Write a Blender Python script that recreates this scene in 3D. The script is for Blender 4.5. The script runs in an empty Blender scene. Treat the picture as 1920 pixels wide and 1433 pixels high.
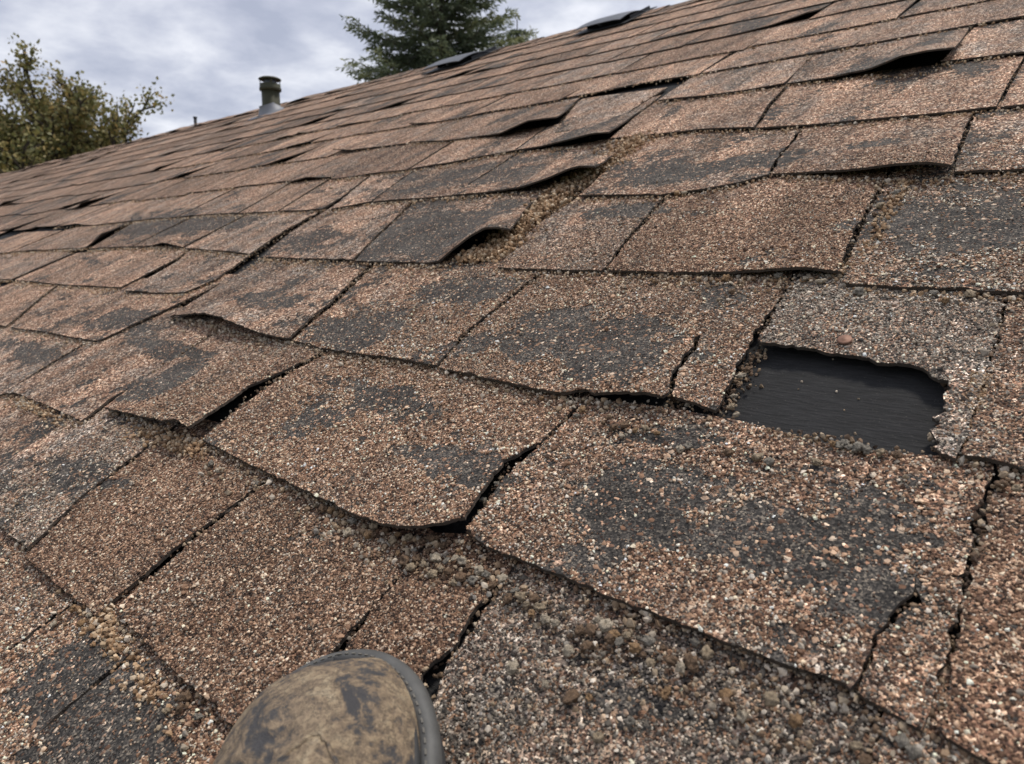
import bpy, bmesh, math, random
import numpy as np
from mathutils import Vector, Matrix, noise

random.seed(7)
RNG = np.random.default_rng(11)
scene = bpy.context.scene
COL = scene.collection

# ------------------------------------------------------------------ camera, sky, sun, exposure
TH = math.radians(25.92)                       # roof pitch
ROOF = Matrix.Translation((0, 0, 3.6)) @ Matrix.Rotation(TH, 4, 'X')   # roof frame: x along courses, y up the slope, z out of the roof
CAM_H = 0.34                                   # camera this far off the roof surface
C_RIGHT = Vector((0.75991581, 0.58463464, -0.28413078))
C_DOWN = Vector((0.11520519, -0.55132406, -0.8262987))
C_FWD = Vector((-0.63973098, 0.59518411, -0.48631281))
cam_d = bpy.data.cameras.new('camera')
cam = bpy.data.objects.new('camera', cam_d)
COL.objects.link(cam)
m = Matrix.Identity(4)
for i in range(3):
    m[i][0] = C_RIGHT[i]; m[i][1] = -C_DOWN[i]; m[i][2] = -C_FWD[i]
m[2][3] = CAM_H
cam.matrix_world = ROOF @ m
cam_d.sensor_width = 36.0
cam_d.lens = 36.0 * 1313.28 / 1920.0
cam_d.clip_start = 0.01
cam_d.clip_end = 2000
cam_d.dof.use_dof = True
cam_d.dof.focus_distance = 0.64
cam_d.dof.aperture_fstop = 12.5
scene.camera = cam

world = bpy.data.worlds.new('World')
scene.world = world
world.use_nodes = True
SUN_EL, SUN_AZ = 68.0, 15.0                    # azimuth from +y (up the slope) towards +x
def N(nt, kind, **kw):
    n = nt.nodes.new(kind)
    for k, v in kw.items():
        if k == 'inp':
            for kk, vv in v.items():
                n.inputs[kk].default_value = vv
        else:
            setattr(n, k, v)
    return n
def ramp(nt, stops, interp='LINEAR'):
    r = nt.nodes.new('ShaderNodeValToRGB')
    r.color_ramp.interpolation = interp
    el = r.color_ramp.elements
    while len(el) < len(stops):
        el.new(0.5)
    for e, (p, c) in zip(el, stops):
        e.position = p
        e.color = (c, c, c, 1) if isinstance(c, (int, float)) else (*c, 1)
    return r
def mixc(nt, fac, a, b, mode='MIX'):
    n = nt.nodes.new('ShaderNodeMix'); n.data_type = 'RGBA'; n.blend_type = mode
    for sock, v in ((n.inputs[0], fac), (n.inputs[6], a), (n.inputs[7], b)):
        if isinstance(v, bpy.types.NodeSocket): nt.links.new(v, sock)
        elif isinstance(v, (int, float)): sock.default_value = v
        else: sock.default_value = (*v, 1)
    return n.outputs[2]
def mth(nt, op, a, b=None, c=None, clamp=False):
    n = nt.nodes.new('ShaderNodeMath'); n.operation = op; n.use_clamp = clamp
    for i, v in enumerate((a, b, c)):
        if v is None: continue
        if isinstance(v, bpy.types.NodeSocket): nt.links.new(v, n.inputs[i])
        else: n.inputs[i].default_value = v
    return n.outputs[0]

wt = world.node_tree
bg = wt.nodes['Background']
sky = N(wt, 'ShaderNodeTexSky', sky_type='NISHITA', sun_disc=False)
sky.sun_elevation = math.radians(SUN_EL); sky.sun_rotation = math.radians(SUN_AZ)
tc = N(wt, 'ShaderNodeTexCoord')
sep = N(wt, 'ShaderNodeSeparateXYZ'); wt.links.new(tc.outputs['Generated'], sep.inputs[0])
den = mth(wt, 'ADD', mth(wt, 'ABSOLUTE', sep.outputs[2]), 0.22)
cmb = N(wt, 'ShaderNodeCombineXYZ')
wt.links.new(mth(wt, 'DIVIDE', sep.outputs[0], den), cmb.inputs[0])
wt.links.new(mth(wt, 'DIVIDE', sep.outputs[1], den), cmb.inputs[1])
cmb.inputs[2].default_value = 3.7
cn = N(wt, 'ShaderNodeTexNoise', inp={'Scale': 3.5, 'Detail': 8.0, 'Roughness': 0.56, 'Distortion': 0.1})
wt.links.new(cmb.outputs[0], cn.inputs['Vector'])
cr = ramp(wt, [(0.33, (0.235, 0.250, 0.308)), (0.45, (0.300, 0.312, 0.367)), (0.54, (0.37, 0.38, 0.425)), (0.66, (0.475, 0.48, 0.51))])
wt.links.new(cn.outputs['Fac'], cr.inputs[0])
skyd = mixc(wt, 1.0, sky.outputs[0], (0.1, 0.1, 0.1), 'MULTIPLY')
both = mixc(wt, 0.92, skyd, cr.outputs[0])     # an almost closed cloud deck over the blue
wt.links.new(both, bg.inputs[0])
bg.inputs[1].default_value = 1.0

sun_d = bpy.data.lights.new('sun', 'SUN')
sun_d.energy = 1.5; sun_d.angle = math.radians(10); sun_d.color = (1.0, 0.94, 0.85)
sun = bpy.data.objects.new('sun', sun_d); COL.objects.link(sun)
el, az = math.radians(SUN_EL), math.radians(SUN_AZ)
sdir = Vector((math.sin(az) * math.cos(el), math.cos(az) * math.cos(el), math.sin(el)))
sun.rotation_euler = sdir.to_track_quat('Z', 'Y').to_euler()
sun.location = (0, 0, 12)

vs = scene.view_settings
vs.view_transform = 'Standard'; vs.look = 'None'; vs.gamma = 1.0; vs.use_curve_mapping = False
vs.exposure = 0.95
scene.render.engine = 'CYCLES'
scene.cycles.max_bounces = 4; scene.cycles.diffuse_bounces = 2; scene.cycles.glossy_bounces = 2; scene.cycles.transmission_bounces = 2

# ------------------------------------------------------------------ helpers
def new_obj(name, mesh, mats=(), parent=None):
    o = bpy.data.objects.new(name, mesh)
    COL.objects.link(o)
    if parent is not None: o.parent = parent
    if mesh is not None:
        for mm in (mats if isinstance(mats, (list, tuple)) else [mats]):
            if mm.name not in [q.name for q in mesh.materials if q]: mesh.materials.append(mm)
    return o
def tag(o, label=None, cat=None, group=None, kind=None):
    if label: o['label'] = label
    if cat: o['category'] = cat
    if group: o['group'] = group
    if kind: o['kind'] = kind
    return o
def empty(name, parent=None, matrix=None):
    o = bpy.data.objects.new(name, None); COL.objects.link(o)
    o.empty_display_size = 0.05
    if parent: o.parent = parent
    if matrix is not None: o.matrix_world = matrix
    return o
def mesh_from(name, V, F, smooth=False):
    me = bpy.data.meshes.new(name)
    V = np.asarray(V, dtype=np.float32)
    if isinstance(F, np.ndarray) and F.ndim == 2:
        k = F.shape[1]
        me.vertices.add(len(V)); me.vertices.foreach_set('co', V.ravel())
        me.loops.add(F.size); me.loops.foreach_set('vertex_index', F.ravel().astype(np.int32))
        me.polygons.add(len(F)); me.polygons.foreach_set('loop_start', np.arange(0, F.size, k, dtype=np.int32))
        me.polygons.foreach_set('loop_total', np.full(len(F), k, dtype=np.int32))
        me.update(calc_edges=True); me.validate()
    else:
        me.from_pydata(V.tolist(), [], F); me.update()
    if smooth:
        me.polygons.foreach_set('use_smooth', np.ones(len(me.polygons), dtype=bool))
    return me
def set_attr(me, name, kind, arr, domain='POINT'):
    at = me.attributes.new(name, kind, domain)
    at.data.foreach_set('vector' if kind == 'FLOAT_VECTOR' else ('color' if kind == 'FLOAT_COLOR' else 'value'), np.asarray(arr, dtype=np.float32).ravel())
def new_mat(name):
    mt = bpy.data.materials.new(name); mt.use_nodes = True
    nt = mt.node_tree
    return mt, nt, nt.nodes['Principled BSDF']
def simple_mat(name, col, rough=0.7, metal=0.0, var=0.25, scale=30.0, bump=0.0):
    mt, nt, b = new_mat(name)
    t = N(nt, 'ShaderNodeTexCoord')
    n = N(nt, 'ShaderNodeTexNoise', inp={'Scale': scale, 'Detail': 5.0, 'Roughness': 0.6})
    nt.links.new(t.outputs['Object'], n.inputs['Vector'])
    c = mixc(nt, n.outputs['Fac'], tuple(x * (1 - var) for x in col), tuple(min(1, x * (1 + var)) for x in col))
    nt.links.new(c, b.inputs['Base Color'])
    b.inputs['Roughness'].default_value = rough; b.inputs['Metallic'].default_value = metal
    if bump:
        bp = N(nt, 'ShaderNodeBump', inp={'Strength': 0.6, 'Distance': bump})
        nt.links.new(n.outputs['Fac'], bp.inputs['Height']); nt.links.new(bp.outputs[0], b.inputs['Normal'])
    return mt
def fbm(x, y, z=0.0, o=4):
    s, a, t = 0.0, 1.0, 0.0
    for i in range(o):
        s += a * noise.noise(Vector((x, y, z + 7.1 * i))); t += a
        x *= 2.03; y *= 2.03; a *= 0.55
    return s / t

# ------------------------------------------------------------------ materials of the roof
def shingle_material():
    mt, nt, b = new_mat('granule_shingle')
    L = nt.links
    at = N(nt, 'ShaderNodeAttribute', attribute_name='tc')
    ti = N(nt, 'ShaderNodeAttribute', attribute_name='tint')
    cv = N(nt, 'ShaderNodeAttribute', attribute_name='cov')
    ts = N(nt, 'ShaderNodeSeparateXYZ'); L.new(ti.outputs['Vector'], ts.inputs[0])
    # slightly warped coordinates keep the granules from lining up
    vo = N(nt, 'ShaderNodeTexVoronoi', feature='F1', inp={'Scale': 520.0, 'Randomness': 1.0}); L.new(at.outputs['Vector'], vo.inputs['Vector'])
    vb = N(nt, 'ShaderNodeTexVoronoi', feature='F1', inp={'Scale': 280.0, 'Randomness': 1.0}); L.new(at.outputs['Vector'], vb.inputs['Vector'])
    cs = N(nt, 'ShaderNodeSeparateXYZ'); L.new(vo.outputs['Color'], cs.inputs[0])
    cb = N(nt, 'ShaderNodeSeparateXYZ'); L.new(vb.outputs['Color'], cb.inputs[0])
    fine = N(nt, 'ShaderNodeTexNoise', inp={'Scale': 95.0, 'Detail': 4.0, 'Roughness': 0.65}); L.new(at.outputs['Vector'], fine.inputs['Vector'])
    mid = N(nt, 'ShaderNodeTexNoise', inp={'Scale': 17.0, 'Detail': 4.0, 'Roughness': 0.6}); L.new(at.outputs['Vector'], mid.inputs['Vector'])
    # streaks down the slope
    mp = N(nt, 'ShaderNodeMapping'); mp.inputs['Scale'].default_value = (17.0, 3.0, 1.0); L.new(at.outputs['Vector'], mp.inputs['Vector'])
    stre = N(nt, 'ShaderNodeTexNoise', inp={'Scale': 1.0, 'Detail': 3.0, 'Roughness': 0.55}); L.new(mp.outputs[0], stre.inputs['Vector'])
    c = mth(nt, 'ADD', cv.outputs['Fac'], mth(nt, 'MULTIPLY', mth(nt, 'SUBTRACT', fine.outputs['Fac'], 0.5), 0.9))
    mr = N(nt, 'ShaderNodeMapRange', interpolation_type='SMOOTHSTEP'); mr.inputs['From Min'].default_value = 0.44; mr.inputs['From Max'].default_value = 0.51
    L.new(c, mr.inputs['Value'])
    m = mr.outputs[0]
    prob = mth(nt, 'MULTIPLY_ADD', m, 0.85, 0.09)
    pres = mth(nt, 'LESS_THAN', cs.outputs[0], prob)
    rim = mth(nt, 'MULTIPLY', mth(nt, 'MULTIPLY', m, mth(nt, 'SUBTRACT', 1.0, m)), 2.4)
    presb = mth(nt, 'LESS_THAN', cb.outputs[0], mth(nt, 'ADD', rim, mth(nt, 'MULTIPLY_ADD', m, 0.17, 0.04)))
    # granule colours
    brown = ramp(nt, [(0.0, (0.016, 0.011, 0.009)), (0.25, (0.055, 0.031, 0.022)), (0.5, (0.134, 0.074, 0.048)), (0.70, (0.245, 0.138, 0.089)), (0.85, (0.385, 0.242, 0.160)), (0.95, (0.58, 0.41, 0.28)), (1.0, (0.75, 0.62, 0.48))])
    grey = ramp(nt, [(0.0, (0.018, 0.016, 0.015)), (0.25, (0.056, 0.049, 0.043)), (0.5, (0.125, 0.108, 0.092)), (0.72, (0.22, 0.187, 0.155)), (0.88, (0.39, 0.335, 0.28)), (1.0, (0.66, 0.60, 0.52))])
    L.new(cs.outputs[1], brown.inputs[0]); L.new(cs.outputs[1], grey.inputs[0])
    gm = mth(nt, 'MULTIPLY_ADD', mth(nt, 'SUBTRACT', mid.outputs['Fac'], 0.5), 3.2, mth(nt, 'MULTIPLY_ADD', mth(nt, 'SUBTRACT', stre.outputs['Fac'], 0.5), -1.6, ts.outputs[1]), clamp=True)
    gran = mixc(nt, gm, brown.outputs[0], grey.outputs[0])
    lum = N(nt, 'ShaderNodeMapRange'); lum.inputs['From Min'].default_value = 0.3; lum.inputs['From Max'].default_value = 0.72
    lum.inputs['To Min'].default_value = 0.55; lum.inputs['To Max'].default_value = 2.3; L.new(stre.outputs['Fac'], lum.inputs['Value'])
    vm = N(nt, 'ShaderNodeVectorMath', operation='SCALE'); L.new(gran, vm.inputs[0]); L.new(mth(nt, 'MULTIPLY', mth(nt, 'MULTIPLY_ADD', fine.outputs['Fac'], 1.8, 0.1), mth(nt, 'MULTIPLY', lum.outputs[0], ts.outputs[2])), vm.inputs['Scale'])
    big = ramp(nt, [(0.0, (0.10, 0.056, 0.036)), (0.35, (0.23, 0.13, 0.08)), (0.65, (0.38, 0.24, 0.155)), (1.0, (0.66, 0.53, 0.40))])
    L.new(cb.outputs[1], big.inputs[0])
    aspr = ramp(nt, [(0.0, (0.015, 0.014, 0.0135)), (0.45, (0.039, 0.036, 0.033)), (0.8, (0.088, 0.077, 0.067)), (1.0, (0.22, 0.185, 0.145))])
    va = N(nt, 'ShaderNodeTexVoronoi', feature='F1', inp={'Scale': 800.0}); L.new(at.outputs['Vector'], va.inputs['Vector'])
    vas = N(nt, 'ShaderNodeSeparateXYZ'); L.new(va.outputs['Color'], vas.inputs[0])
    L.new(mth(nt, 'MULTIPLY_ADD', mth(nt, 'SUBTRACT', fine.outputs['Fac'], 0.5), 0.8, vas.outputs[0], clamp=True), aspr.inputs[0])
    asm = N(nt, 'ShaderNodeMapRange'); asm.inputs['From Min'].default_value = 0.3; asm.inputs['From Max'].default_value = 0.7; asm.inputs['To Min'].default_value = 0.6; asm.inputs['To Max'].default_value = 1.5; L.new(mid.outputs['Fac'], asm.inputs['Value'])
    asv = N(nt, 'ShaderNodeVectorMath', operation='SCALE'); L.new(aspr.outputs[0], asv.inputs[0]); L.new(asm.outputs[0], asv.inputs['Scale'])
    asp = asv.outputs[0]
    base = mixc(nt, pres, asp, vm.outputs[0])
    base = mixc(nt, presb, base, big.outputs[0])
    # back and cut edges carry no granules (tint stored on the mesh as cov < 0)
    edge = mth(nt, 'LESS_THAN', cv.outputs['Fac'], -0.5)
    base = mixc(nt, edge, base, mixc(nt, fine.outputs['Fac'], (0.020, 0.017, 0.015), (0.11, 0.088, 0.070)))
    # hairline cracks in the old asphalt
    wv = N(nt, 'ShaderNodeTexNoise', inp={'Scale': 30.0, 'Detail': 4.0, 'Roughness': 0.65}); L.new(at.outputs['Vector'], wv.inputs['Vector'])
    wvec = mixc(nt, 0.06, at.outputs['Vector'], wv.outputs['Color'], 'LINEAR_LIGHT')
    ck = N(nt, 'ShaderNodeTexVoronoi', feature='DISTANCE_TO_EDGE', inp={'Scale': 11.0}); L.new(wvec, ck.inputs['Vector'])
    ckm = mth(nt, 'GREATER_THAN', mid.outputs['Fac'], 0.56)
    ckl = mth(nt, 'MULTIPLY', mth(nt, 'LESS_THAN', ck.outputs['Distance'], 0.010), ckm)
    base = mixc(nt, ckl, base, (0.010, 0.009, 0.008))
    L.new(base, b.inputs['Base Color'])
    b.inputs['Roughness'].default_value = 0.88
    b.inputs['Specular IOR Level'].default_value = 0.22
    # relief: a dome per granule
    d1 = mth(nt, 'MULTIPLY', mth(nt, 'SUBTRACT', 1.0, mth(nt, 'MULTIPLY', vo.outputs['Distance'], 1.25), clamp=True), pres)
    d2 = mth(nt, 'MULTIPLY', mth(nt, 'SUBTRACT', 1.0, mth(nt, 'MULTIPLY', vb.outputs['Distance'], 1.35), clamp=True), presb)
    hh = mth(nt, 'ADD', mth(nt, 'MULTIPLY', d1, 0.0011), mth(nt, 'MULTIPLY', d2, 0.0016))
    hh = mth(nt, 'ADD', hh, mth(nt, 'MULTIPLY', fine.outputs['Fac'], 0.0012))
    hh = mth(nt, 'ADD', hh, mth(nt, 'MULTIPLY', m, 0.0018))
    hh = mth(nt, 'ADD', hh, mth(nt, 'MULTIPLY', vas.outputs[1], 0.0004))
    hh = mth(nt, 'SUBTRACT', hh, mth(nt, 'MULTIPLY', ckl, 0.0025))
    bp = N(nt, 'ShaderNodeBump', inp={'Strength': 0.9, 'Distance': 1.0}); L.new(hh, bp.inputs['Height'])
    L.new(bp.outputs[0], b.inputs['Normal'])
    return mt
M_SH = shingle_material()

def granule_material(name, attr_type):
    mt, nt, b = new_mat(name)
    a = N(nt, 'ShaderNodeAttribute', attribute_name='gcol'); a.attribute_type = attr_type
    t = N(nt, 'ShaderNodeNewGeometry')
    n = N(nt, 'ShaderNodeTexNoise', inp={'Scale': 900.0, 'Detail': 2.0}); nt.links.new(t.outputs['Position'], n.inputs['Vector'])
    mr = N(nt, 'ShaderNodeMapRange'); mr.inputs['To Min'].default_value = 0.65; mr.inputs['To Max'].default_value = 1.3
    nt.links.new(n.outputs['Fac'], mr.inputs['Value'])
    vm = N(nt, 'ShaderNodeVectorMath', operation='SCALE'); nt.links.new(a.outputs['Vector'], vm.inputs[0]); nt.links.new(mr.outputs[0], vm.inputs['Scale'])
    nt.links.new(vm.outputs[0], b.inputs['Base Color'])
    b.inputs['Roughness'].default_value = 0.8; b.inputs['Specular IOR Level'].default_value = 0.3
    return mt
M_GR = granule_material('ceramic_granule', 'INSTANCER')

def felt_material():
    mt, nt, b = new_mat('black_felt')
    t = N(nt, 'ShaderNodeTexCoord')
    mp = N(nt, 'ShaderNodeMapping'); mp.inputs['Scale'].default_value = (70.0, 380.0, 70.0); nt.links.new(t.outputs['Object'], mp.inputs['Vector'])
    n = N(nt, 'ShaderNodeTexNoise', inp={'Scale': 1.0, 'Detail': 4.0, 'Roughness': 0.6}); nt.links.new(mp.outputs[0], n.inputs['Vector'])
    n2 = N(nt, 'ShaderNodeTexNoise', inp={'Scale': 1500.0, 'Detail': 2.0}); nt.links.new(t.outputs['Object'], n2.inputs['Vector'])
    r = ramp(nt, [(0.25, (0.020, 0.020, 0.020)), (0.6, (0.030, 0.030, 0.031)), (0.85, (0.050, 0.048, 0.047))]); nt.links.new(n.outputs['Fac'], r.inputs[0])
    sp = mth(nt, 'GREATER_THAN', n2.outputs['Fac'], 0.72)
    nt.links.new(mixc(nt, sp, r.outputs[0], (0.22, 0.20, 0.18)), b.inputs['Base Color'])
    b.inputs['Roughness'].default_value = 0.9; b.inputs['Specular IOR Level'].default_value = 0.15
    hh = mth(nt, 'ADD', mth(nt, 'MULTIPLY', n.outputs['Fac'], 0.002), mth(nt, 'MULTIPLY', n2.outputs['Fac'], 0.0004))
    bp = N(nt, 'ShaderNodeBump', inp={'Strength': 0.8, 'Distance': 1.0}); nt.links.new(hh, bp.inputs['Height']); nt.links.new(bp.outputs[0], b.inputs['Normal'])
    return mt
M_FELT = felt_material()

# outlines of the shingles near the camera, in metres on the roof (along the course, up the slope, lift in mm)
TRACED = {
    'B1': dict(row='B',butt=[[-1.0292,.0358,0],[-.8679,.0399,0],[-.7835,.0414,0]],left=[[-1.0627,.1187],[-1.0783,.2053]],right=[[-.8187,.108],[-.8305,.1576],[-.8434,.2122]],w=.45,g=.6),
    'B2': dict(row='B',butt=[[-.7668,.033,0],[-.6693,.0355,0],[-.5938,.0362,0]],left=[[-.8137,.1097],[-.8244,.1595],[-.837,.214]],right=[[-.6024,.1114],[-.6032,.1966],[-.6057,.2276]],w=.2,g=-.15,lum=.82),
    'B3': dict(row='B',butt=[[-.5773,.0468,0],[-.4603,.0417,0],[-.3733,.0386,0],[-.3375,.0372,0]],left=[[-.5921,.1141],[-.5976,.1961],[-.5991,.2296]],right=[[-.3636,.11],[-.3676,.1472],[-.3684,.1765]],w=.22,g=-.1,lum=.78),
    'B4': dict(row='B',butt=[[-.3269,.0376,0],[-.2482,.0434,0]],left=[[-.3573,.113],[-.3649,.1474],[-.3663,.1773]],right=[[-.2925,.121],[-.2916,.1325],[-.2875,.147],[-.2941,.1697],[-.2918,.2018]],w=.2,g=-.25,lum=.8),
    'B5': dict(row='B',butt=[[-.2395,.0374,0],[-.1115,.0479,0],[-.06,.0561,0]],left=[[-.2844,.14],[-.29,.2025]],right=[[-.0606,.1906],[-.0606,.2178]],w=.15,g=.6,low=2),
    'B6': dict(row='B',butt=[[-.0581,.0559,0],[-.0073,.0704,0]],left=[[-.0586,.1916],[-.0588,.2178]],right=[[-.0075,.2019]],w=.4,g=.3),
    'A0': dict(row='A',butt=[[-1.8127,.1724,0],[-1.5362,.1755,0],[-1.3545,.1777,0]],left=[[-1.9077,.394]],right=[[-1.4021,.3087]],w=.3),
    'A1': dict(row='A',butt=[[-1.3503,.1832,0],[-1.3187,.1934,0],[-1.1543,.194,0],[-1.0266,.1912,0]],left=[[-1.3879,.3093]],right=[[-1.0486,.2385],[-1.0496,.2785],[-1.0791,.4408]],w=.3,over=.14),
    'A2': dict(row='A',butt=[[-1.0123,.2212,4],[-.9235,.2245,6],[-.8231,.2193,17],[-.7882,.2239,24],[-.7563,.2224,20]],left=[[-1.0398,.2765],[-1.0743,.4431]],right=[[-.7928,.3183],[-.771,.4193]],w=.35,over=.1),
    'A3': dict(row='A',butt=[[-.749,.2257,2],[-.6315,.217,2],[-.5391,.2115,3],[-.4496,.2036,6],[-.3994,.203,11],[-.3662,.2085,16],[-.3467,.2186,18],[-.3405,.2277,16]],left=[[-.7714,.2959],[-.7755,.3457],[-.7641,.414]],right=[[-.3597,.2823],[-.3632,.3031],[-.3519,.3369],[-.3553,.377],[-.3524,.4084]],w=.35,g=-.05,lum=1.0),
    'A4': dict(row='A',butt=[[-.3393,.2263,6],[-.3196,.22,4],[-.2344,.2184,2],[-.157,.2159,2],[-.1119,.2143,2],[-.0836,.2156,2],[-.0734,.2141,3]],left=[[-.3538,.2902],[-.3507,.3335],[-.3471,.3767],[-.3505,.4054]],right=[[-.0733,.2275],[-.073,.2453],[-.069,.2681],[-.0613,.2775],[-.0651,.2905],[-.0434,.2924],[-.044,.3291],[-.0436,.3847]],w=.5,top=[[-.3538,.4106],[-.2744,.413],[-.2134,.411],[-.1699,.4041],[-.1387,.3994],[-.1079,.3993],[-.0749,.4063],[-.0451,.4119]],notop=1),
    'A4b': dict(row='A',butt=[[-.0723,.2135,2],[-.0588,.2112,0],[-.0421,.2092,0]],left=[[-.0711,.2276],[-.0704,.2458],[-.0665,.267],[-.0592,.2769],[-.0651,.2986]],right=[[-.0422,.2337],[-.0433,.289],[-.044,.3025]],w=.2,top=[[-.0661,.3023],[-.0441,.3048]],notop=1),
    'A5': dict(row='A',butt=[[-.0391,.209,0],[-.0185,.2055,0],[.0085,.2016,0],[.0394,.1993,0]],left=[[-.0399,.2426],[-.0408,.2923],[-.0413,.328],[-.0411,.384]],right=[[.0494,.3792]],w=.12,g=-.2,lum=.95),
    'C0': dict(row='C',butt=[[-2.5852,.3082,0],[-2.14,.3272,0],[-1.8618,.3364,0]],left=[[-2.4566,.4909]],right=[[-2.0605,.501]],w=.3),
    'C1': dict(row='C',butt=[[-1.8261,.3362,0],[-1.6068,.3455,0],[-1.4568,.3445,0],[-1.358,.3496,0]],left=[[-2.0371,.5026]],right=[[-1.3446,.4197],[-1.3111,.5771]],w=.45),
    'C2': dict(row='C',butt=[[-1.2573,.4449,2],[-1.1857,.4459,10],[-1.1177,.4461,16],[-1.011,.4309,17],[-.9305,.4237,9],[-.8497,.4228,5]],left=[[-1.2977,.5692],[-1.3097,.6566]],right=[[-.8823,.4895],[-.8897,.5271],[-.9207,.5861],[-.958,.6833]],w=.5,g=.35),
    'C3': dict(row='C',butt=[[-.8474,.4258,0],[-.7268,.418,0],[-.6455,.4194,0],[-.5546,.4175,0]],left=[[-.8696,.4879],[-.8766,.5251],[-.9053,.58],[-.9411,.6795]],right=[[-.5766,.4876],[-.5766,.545],[-.5779,.6521]],w=.6),
    'C4': dict(row='C',butt=[[-.5483,.4144,0],[-.4563,.4051,2],[-.3758,.3992,4],[-.3184,.4052,8],[-.2878,.4076,11],[-.2692,.4093,10]],left=[[-.568,.4827],[-.5696,.5418],[-.5715,.6493]],right=[[-.2841,.4465],[-.2866,.4697],[-.2882,.4924],[-.293,.5143],[-.2909,.5264],[-.2992,.6585]],w=.55),
    'C4b': dict(row='C',butt=[[-.2657,.4128,7],[-.2493,.4147,3],[-.2289,.4119,0]],left=[[-.2799,.4487],[-.2827,.4717],[-.2831,.4915],[-.2903,.5167],[-.2948,.5278],[-.3028,.6559]],right=[[-.2388,.4733],[-.2455,.5367],[-.249,.5896],[-.2528,.6448]],w=.3),
    'C5': dict(row='C',butt=[[-.2343,.5177,2],[-.2077,.5162,2],[-.1811,.5149,0],[-.1637,.5127,0],[-.1421,.5097,0],[-.1358,.5045,0],[-.1195,.5073,0],[-.1004,.4987,0],[-.0967,.4921,0],[-.0841,.4846,0],[-.0776,.4888,0],[-.0638,.4888,0]],left=[[-.2447,.5847],[-.2483,.6426]],right=[[-.0655,.5525],[-.0688,.6342]],w=.3,g=.7,lum=1.12,nomb=1.25,rag=.006),
    'C6': dict(row='C',butt=[[-.062,.4045,0],[-.0458,.4029,0],[-.0267,.3994,0],[.0143,.4003,0]],left=[[-.0627,.4674],[-.0629,.4996],[-.0635,.5528],[-.0666,.6343]],right=[[.0274,.628]],w=.1,nomb=1.23),
    'C7': dict(row='C',butt=[[-.0766,.4025,0],[-.0693,.3997,0],[-.0618,.3981,0]],left=[[-.0815,.4437],[-.0801,.46],[-.085,.4936],[-.0804,.5463]],right=[[-.0626,.461],[-.0638,.4966],[-.0644,.5449]],w=.05,g=.75,nomb=1.45,low=1.5,rag=.006,lum=1.15,top=[[-.0804,.5503],[-.0655,.5525]],notop=1),
    'K0': dict(row='K',butt=[[-3.4901,.5094,0],[-2.9248,.5244,0],[-2.4803,.5329,0]],left=[[-3.2054,.7452]],right=[[-2.4781,.6738]],w=.35),
    'K1': dict(row='K',butt=[[-2.4349,.5316,0],[-2.1037,.526,0],[-1.9018,.5257,0],[-1.6764,.5335,0]],left=[[-2.4414,.674]],right=[[-1.694,.6797],[-1.7254,.7229]],w=.4),
    'K2': dict(row='K',butt=[[-1.6123,.5179,0],[-1.4747,.5202,0],[-1.3644,.5301,0],[-1.3414,.5866,0]],left=[[-1.6647,.6716],[-1.7031,.7169]],right=[[-1.3953,.7123]],w=.4),
    'D0': dict(row='D',butt=[[-3.9756,.6534,0],[-3.5026,.69,0],[-3.1218,.7207,0]],left=[[-3.6617,.8816]],right=[[-3.1305,.8748]],w=.3),
    'D1': dict(row='D',butt=[[-3.0969,.7249,0],[-2.7933,.7343,0],[-2.4319,.7482,0],[-2.4077,.7609,8],[-2.4099,.8037,22]],left=[[-3.0827,.8727]],right=[[-2.5529,.9235],[-2.6436,1.0024]],w=.2),
    'D2': dict(row='D',butt=[[-2.3702,.736,0],[-2.2593,.745,0],[-2.0968,.7487,0]],left=[[-2.5323,.9754]],right=[[-2.131,.9587]],w=.45),
    'D3': dict(row='D',butt=[[-2.0777,.7449,0],[-1.9551,.7479,2],[-1.8844,.7473,9],[-1.8227,.7415,5],[-1.7611,.7355,0]],left=[[-2.1065,.9528]],right=[[-1.7916,.9402]],w=.5),
    'D4': dict(row='D',butt=[[-1.7435,.7322,0],[-1.5418,.7149,0],[-1.3816,.6977,0]],left=[[-1.7788,.939]],right=[[-1.4236,.8119],[-1.4354,.9389]],w=.3),
    'D5': dict(row='D',butt=[[-1.3207,.6852,0],[-1.1743,.6784,0],[-1.0028,.6728,0]],left=[[-1.3812,.8044],[-1.4159,.937]],right=[[-1.054,.7731],[-1.1315,.9461]],w=.4),
    'D6': dict(row='D',butt=[[-.9922,.6688,0],[-.8847,.6659,0],[-.8066,.6631,0],[-.7782,.6625,4],[-.7585,.6846,16],[-.7391,.703,26],[-.7169,.7163,33],[-.6939,.7215,30],[-.687,.7351,22]],left=[[-1.0454,.7751],[-1.1234,.9479]],right=[[-.7593,.8625],[-.7984,.9878]],w=.7),
    'D7': dict(row='D',butt=[[-.6536,.6536,0],[-.5967,.6501,0],[-.5343,.6486,0],[-.4781,.6486,0]],left=[[-.6933,.7922],[-.6894,.9303]],right=[[-.4964,.7311],[-.5142,.843],[-.5198,.9221]],w=.25),
    'D8': dict(row='D',butt=[[-.4727,.6473,0],[-.39,.6456,0],[-.3071,.6435,3],[-.2665,.6419,8],[-.241,.6452,9],[-.2183,.6451,7],[-.2057,.6465,3]],left=[[-.4897,.7277],[-.5068,.8386],[-.5101,.9165]],right=[[-.2225,.765],[-.2264,.8539],[-.2325,.9355]],w=.2,g=-.15,lum=.95),
    'D9': dict(row='D',butt=[[-.198,.6295,0],[-.1421,.6252,0],[-.1011,.6237,0],[-.0563,.621,0],[-.003,.6161,0]],left=[[-.2096,.712],[-.2196,.8075],[-.2258,.9201]],right=[[-.009,.8641]],w=.6),
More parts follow.
